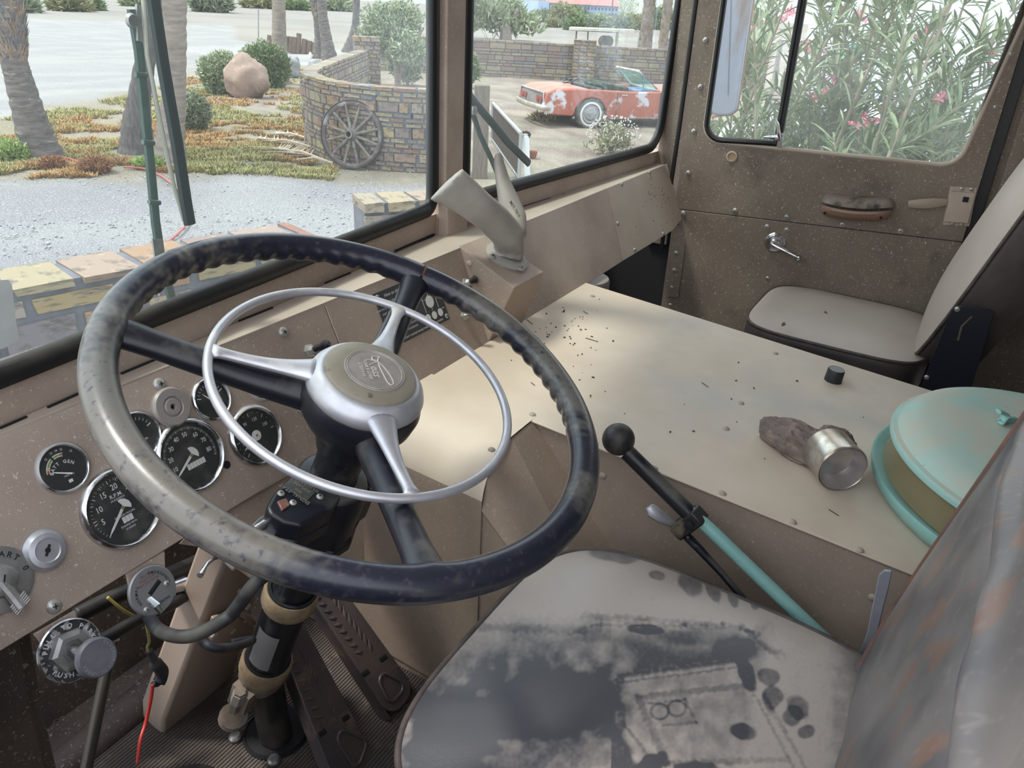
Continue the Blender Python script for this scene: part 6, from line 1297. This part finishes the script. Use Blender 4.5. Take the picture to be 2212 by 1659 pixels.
mb = MB(); deck = [(-1.06, .42), (-1.0, .60), (-1.08, .80), (-.88, .885), (-.4, .91), (-.02, .88), (-.02, .5)]; mb.prism([T(a, -.78, c) for a, c in deck], T(0, 1.56, 0)-T(0, 0, 0)); mb.build('rear_deck', RED2, car, bevel=.02)
mb = MB(); hood = [(1.75, .5), (1.75, .87), (2.6, .89), (3.3, .84), (3.55, .72), (3.58, .4)]; mb.prism([T(a, -.78, c) for a, c in hood], T(0, 1.56, 0)-T(0, 0, 0)); mb.build('bonnet', RED2, car, bevel=.02)
mb = MB(); mb.prism([T(-1.135, -.76, .50), T(-1.135, .76, .50), T(-1.105, .74, .76), T(-1.105, -.74, .76)], T(.05, 0, 0)-T(0, 0, 0)); pn = mb.build('tail_panel', mat('tail_grey', (.23, .21, .21), .5, .3, col2=(.33, .3, .28), vs=6), car)
mb = MB(); mb.tube([T(-1.13, -.80, .52), T(-1.13, -.78, .79), T(-1.10, .78, .79), T(-1.13, .80, .52)], .02, 8); mb.build('tail_trim', CHROME, car)
for b in (-.62, -.42, .42, .62): MB().lathe(T(-1.13, b, .63), T(-1, 0, 0)-T(0, 0, 0), [(.07, 0), (.065, .02), (0, .02)], 16).build('tail_lamp', mat('lamp_red', (.3, .05, .04), .4) if 'lamp_red' not in bpy.data.materials else bpy.data.materials['lamp_red'], car)
MB().tube([T(-1.0, -.93, .46), T(-1.17, -.88, .46), T(-1.24, 0, .46), T(-1.17, .88, .46), T(-1.0, .93, .46)], (.035, .06), 10, flat=T(1, 0, 0)-T(0, 0, 0)).build('rear_bumper', mat('bumper_chrome', (.62, .58, .5), .35, .6, col2=(.4, .33, .27), vs=6), car)
mb = MB(); mb.prism([T(-.02, -.76, .3), T(-.02, .76, .3), T(1.8, .76, .3), T(1.8, -.76, .3)], T(0, 0, .15)-T(0, 0, 0)); mb.build('cabin_floor', DARK, car)
GRS = mat('torn_green_seat', (.06, .09, .065), .8, col2=(.03, .03, .03), vs=7)
for a, w_ in ((.25, .3), (1.05, .28)):
    for b in ((-.36, .36) if a > 1 else (0,)): mb = MB(); wd = .3 if a > 1 else .66; mb.prism([T(a-.12, b-wd, .45), T(a-.12, b+wd, .45), T(a-.2, b+wd, .93), T(a-.2, b-wd, .93)], T(.14, 0, 0)-T(0, 0, 0)); mb.build('seat_back', GRS, car, bevel=.03)
wsh = [T(1.72, -.72, .87), T(1.72, .72, .87), T(1.22, .62, 1.30), T(1.22, -.62, 1.30)]
mb = MB(); mb.tube([wsh[0], wsh[3], wsh[2], wsh[1]], .028, 8, closed=True); mb.build('windscreen_frame', mat('frame_white', (.62, .63, .66), .5, col2=(.4, .3, .27), vs=5), car)
mb = MB(); mb.prism(wsh, T(.006, 0, .006)-T(0, 0, 0)); mb.build('windscreen_glass', glass('car_glass', tint=(.7, .9, .85), haze=.14, hcol=(.6, .8, .78)), car)
q = T(1.32, -.1, 1.2); MB().prism([T(1.30, -.30, 1.18), T(1.30, -.14, 1.18), T(1.36, -.14, 1.13), T(1.36, -.30, 1.13)], T(.01, 0, .01)-T(0, 0, 0)).build('paper_label', mat('paper_yellow', (.62, .55, .38), .8), car)
for b in (-.74, .74): MB().tube([T(1.72, b, .87), T(1.36, b*.9, .90), T(1.30, b*.88, 1.2)], .014, 6).build('vent_frame', CHROME, car)
sc0 = T(-.15, .1, 1.02); sa = (T(-.35, 0, 1)-T(0, 0, 0)).normalized(); mb = MB(); fr_ = frame(sa, (0, 0, 1)); mb.tube([sc0+fr_ @ V((.19*math.cos(2*PI*i/30), .19*math.sin(2*PI*i/30), 0)) for i in range(30)], .014, 8, closed=True); mb.tube([sc0+fr_ @ V((-.18, 0, 0)), sc0+fr_ @ V((.18, 0, 0))], .012, 8); mb.lathe(sc0, sa, [(.05, -.03), (.05, .02), (0, .03)], 16)
o = mb.build('loose_steering_wheel', BLK); tag(o, 'loose black steering wheel lying on the boot lid of the red car', 'steering wheel')
mb = MB(); mb.grid(ragf(T(.35, -.1, .95), .26, .14, .08, 9), 40, 20, True); o = mb.build('scrap_cloth', GRS, smooth=60); tag(o, 'dark green scrap heaped in the open cabin of the red car', 'scrap')
MB().box(T(1.5, -.2, .80), (.5, .7, .12), Matrix.Rotation(-.7, 3, 'Z')).build('blue_dash_cloth', mat('blue_cloth', (.08, .14, .32), .7, col2=(.3, .35, .45), vs=8), car, bevel=.03)
for a in (0, 2.75):
    for sd in (-1, 1): wheel_at(T, a, sd*.76, .32, car, TYR, HUBM, sd)
for sd in (-1, 1):
    for a0 in (.62, 1.72): MB().tube([T(a0, sd*.866, .28), T(a0, sd*.866, .84)], .005, 4).build('door_seam', DARK, car)
    MB().tube([T(.72, sd*.87, .76), T(.86, sd*.875, .76)], .012, 6).build('door_handle', CHROME, car)
    MB().tube([T(.45, sd*.865, .235), T(2.3, sd*.865, .235)], .012, 6).build('sill_trim', CHROME, car)
def sedan(name, x, y, h, M_, lab, sc_=1):
    T = car_frame(x, y, h, sc_); c = thing(name, lab, 'car')
    pr = [(-.9, .3), (-.95, .6), (-.85, .95), (-.3, 1.0), (2.2, .98), (3.3, .85), (3.5, .6), (3.45, .28), (3.1, .25)]+[(2.65+.36*math.cos(t), .32+.36*math.sin(t)) for t in [PI*i/10 for i in range(11)]]+[(2.2, .22), (.42, .22)]+[(.36*math.cos(t), .32+.36*math.sin(t)) for t in [PI*i/10 for i in range(11)]]+[(-.5, .26)]
    MB().prism([T(a, -.86, b) for a, b in pr], T(0, 1.72, 0)-T(0, 0, 0)).build('car_body', M_, c, bevel=.06, seg=3)
    cb = [(-.2, .98), (.25, 1.42), (1.3, 1.46), (2.15, .97)]; MB().prism([T(a, -.74, b) for a, b in cb], T(0, 1.48, 0)-T(0, 0, 0)).build('car_roof', M_, c, bevel=.07, seg=3)
    gm_ = bpy.data.materials['dark_pane']
    for sd in (-1, 1): MB().prism([T(a, sd*.745, b) for a, b in ((.0, 1.02), (.3, 1.36), (1.25, 1.39), (1.85, 1.02))], T(0, sd*.01, 0)-T(0, 0, 0)).build('side_window', gm_, c)
    MB().prism([T(1.42, -.62, 1.40), T(1.42, .62, 1.40), T(2.12, .66, 1.01), T(2.12, -.66, 1.01)], T(.02, 0, .03)-T(0, 0, 0)).build('windscreen', gm_, c)
    for a in (0, 2.65):
        for sd in (-1, 1): wheel_at(T, a, sd*.78, .32, c, TYR, ALU, sd)
    return c
WPT = mat('white_car_paint', (.80, .81, .83), .25); 
sedan('white_car', 9.6, .1, R(-95), WPT, 'white car close behind the pink flowering bush')
sedan('grey_car', 11.5, 2.4, R(-97), mat('grey_car_paint', (.42, .42, .42), .35), 'pale grey car partly seen through the bush, left of the white one')
# big pale blue-white truck body
tb = thing('box_trailer', 'big pale blue white box trailer behind the bush at the upper right', 'trailer'); TBM = mat('trailer_white', (.66, .72, .90), .45, col2=(.6, .66, .85), vs=.8)
MB().prism([(13.0, 2.6, G+.9), (10.5, -6, G+.9), (13, -6.8, G+.9), (15.5, 1.9, G+.9)], (0, 0, 3.2)).build('trailer_box', TBM, tb, bevel=.04)
MB().prism([(13.0, 2.5, G+.55), (10.5, -5.9, G+.55), (10.7, -5.95, G+.55), (13.2, 2.45, G+.55)], (0, 0, .35)).build('side_rail', ALU, tb)
for yy in (-4.8, -3.6, .8): c = V((13.0-2.5*(2.6-yy)/8.6+.25, yy, G+.5)); MB().lathe(c, (-.96, .28, 0), [(0, -.15), (.5, -.15), (.5, .12), (.3, .15), (.28, .1), (0, .1)], 24).build('tyre', TYR, tb)
# green cloth hung on a line
mb = MB(); c0 = xat((1826, 95), 7.2); c1 = xat((1862, 100), 7.2); zt, zbm = c0.z, xat((1830, 235), 7.2).z
mb.grid(lambda u, v: c0.lerp(c1, u)+V((.06*math.sin(9*u+2*v), .05*math.sin(4*v)-.12*v*v, (zbm-zt)*v)), 14, 18); o = mb.build('green_cloth', mat('green_cloth', (.05, .42, .28), .6, col2=(.12, .52, .38), vs=5), solid=.01); tag(o, 'bright green cloth hanging behind the pink flowering bush', 'cloth')
pa, pb = V((7.2, c0.y+.5, G)), V((7.2, c1.y-.6, G)); po = thing('cloth_stand', 'thin metal stand carrying the green cloth', 'stand')
MB().tube([pa, V((pa.x, pa.y, zt))], .02, 8).build('stand_pole', ALU, po); MB().tube([pb, V((pb.x, pb.y, zt))], .02, 8).build('stand_pole', ALU, po); MB().tube([V((pa.x, pa.y, zt)), V((pb.x, pb.y, zt))], .012, 8).build('stand_line', ALU, po)
P = xat((1932, 330), 6.2); co = thing('traffic_cone', 'orange traffic cone low behind the bush', 'cone'); OR_ = mat('cone_orange', (.75, .16, .04), .5)
MB().lathe(V((6.2, P.y, G)), (0, 0, 1), [(.16, 0), (.15, .03), (.12, .03), (.03, .68), (.02, .70), (0, .70)], 20).build('cone_body', OR_, co); MB().lathe(V((6.2, P.y, G)), (0, 0, 1), [(.088, .28), (.062, .44)], 20).build('cone_band', WHT, co)
MB().box((6.2, P.y, G+.015), (.36, .36, .03)).build('cone_base', OR_, co)
# ---------------------------------------------------------------- pink flowering bush with long leaves
ol = thing('oleander_bush', 'tall pink flowering bush with long narrow leaves outside the passenger window', 'bush')
def leafmesh(n_, M_):
    mb = MB(); L_ = 1; w_ = .075
    pts = [(0, 0, 0), (.2, w_*.75, .01), (.5, w_, .02), (.8, w_*.6, 0), (1, 0, -.04)]
    up = [(x, y, z+.02) for x, y, z in pts[1:4]]; dn = [(x, -y, z+.02) for x, y, z in pts[1:4]]; mid = [(.2, 0, -.008), (.5, 0, 0), (.8, 0, -.02)]
    vs = [(0, 0, 0)]+up+[(1, 0, -.05)]+dn+mid
    fs = [(0, 8, 1), (1, 8, 9, 2), (2, 9, 10, 3), (3, 10, 4), (0, 5, 8), (5, 6, 9, 8), (6, 7, 10, 9), (7, 4, 10)]
    return vs, fs
lv, lfs = leafmesh(0, None)
LM = [mat('oleander_leaf', (.15, .22, .11), .30, col2=(.23, .31, .15), vs=6, spec=.7), mat('oleander_leaf_pale', (.36, .41, .28), .32, col2=(.28, .35, .19), vs=6, spec=.7)]
def lmesh(M_): o = MB(); o.v = list(lv); o.f = list(lfs); o.m = [0]*len(lfs); q = o.build('l', M_, smooth=60); me = q.data; bpy.data.objects.remove(q); return me
LME = [lmesh(m_) for m_ in LM]
leaves = []; stems = MB(); tips = []
for k in range(62):
    bx = rn.uniform(3.9, 5.2); by = rn.uniform(-1.2, bx*.30)
    if k < 50: by = rn.uniform(-.15, bx*.29)
    base_ = V((bx+.25*rn.gauss(0, 1), by, G)); H_ = rn.uniform(2.0, 3.2) if k % 3 else rn.uniform(1.4, 2.2)
    lean = V((rn.gauss(-.05, .25), rn.gauss(-.1, .35), 0)); lean.y = min(lean.y, (bx-.2)*.31-by); pts = [base_+lean*(t*t)+V((0, 0, H_*t)) for t in (0, .25, .5, .75, 1)]; C_ = cr(pts, 4)
    stems.tube(C_, [.016-.012*i/(len(C_)-1) for i in range(len(C_))], 5)
    subs = [C_[-9:]]
    for q in range(3):
        s0 = C_[rn.randint(7, 14)]; d = V((rn.gauss(0, .3), rn.gauss(0, .4), rn.uniform(.4, .9))); L_ = rn.uniform(.35, .8); Q = [s0, s0+d*L_*.5, s0+d*L_+V((0, 0, .05))]; stems.tube(Q, [.006, .005, .003], 4); subs.append(cr(Q, 4))
    for S_ in subs:
        tips.append((S_[-1], (S_[-1]-S_[-2]).normalized()))
        for i in range(1, len(S_)):
            ax_ = (S_[i]-S_[i-1]).normalized(); u = ax_.orthogonal().normalized()
            for r_ in range(2):
                p = S_[i-1].lerp(S_[i], r_/2); a0 = rn.uniform(0, 6.28)
                for w3 in range(3):
                    a = a0+w3*2.094; o_ = u*math.cos(a)+ax_.cross(u)*math.sin(a); d = (o_*.9+ax_*rn.uniform(.5, 1.2)).normalized(); leaves.append((p, d, rn.uniform(.10, .155)))
def vis(p):
    x, y = proj(p); return 1600 < x < 2180 and -40 < y < 350
leaves = [q for q in leaves if (q[0].y+q[1].y*.12)/q[0].x < .325]
leaves.sort(key=lambda q: (0 if vis(q[0]) else 1, q[0].length))
def lf_frame(d):
    y = V((0, 0, 1)).cross(d); y = y.normalized() if y.length > .1 else d.orthogonal().normalized(); y = (y+V((0, 0, rn.uniform(-.6, .6)))).normalized(); y = (y-d*y.dot(d)).normalized(); return Matrix((d, y, d.cross(y))).transposed()
for i, (p, d, l) in enumerate(leaves[:300]): inst(LME[i % 2 if rn.random() < .6 else 0], 'leaf', ol, m4(p, lf_frame(d), l))
for q in (0, 1):
    mb = MB()
    for p, d, l in leaves[300+q::2]:
        fr = lf_frame(d); mb.add([p+fr @ (V(c)*l) for c in lv], lfs)
    mb.build('foliage', LM[q], ol, smooth=0, kind='stuff')
stems.build('stems', mat('oleander_stem', (.25, .2, .14), .7, col2=(.33, .29, .22), vs=5), ol, kind='stuff')
PK = mat('flower_pink', (.70, .20, .30), .5, col2=(.82, .36, .44), vs=9); cl_i = 0
tips = [t for t in tips if vis(t[0])]
random.shuffle(tips)
for p, d in tips[:20]:
    mb = MB(); n_ = rn.randint(3, 6)
    for f_ in range(n_):
        c = p+V((rn.gauss(0, .03), rn.gauss(0, .03), rn.uniform(.01, .07))); nn = V((rn.gauss(-.5, .6), rn.gauss(0, .6), rn.uniform(.2, 1))).normalized(); fr = frame(nn, (.3, .1, 1))
        for k in range(5):
            a = 2*PI*k/5; e = lambda r, t, z: c+fr @ V((r*math.cos(a+t), r*math.sin(a+t), z)); mb.add([c-nn*.01, e(.017, -.5, .003), e(.026, 0, .0), e(.017, .5, .003)], [(0, 1, 2, 3)])
    mb.build('flower_cluster', PK, ol, smooth=0)
# ------------------------------------------------------------------ lift everything so that the outdoor ground is z = 0
for o in list(sc.collection.objects):
    if o.parent is None and o.type not in {'CAMERA', 'LIGHT'}: o.location.z += OZ
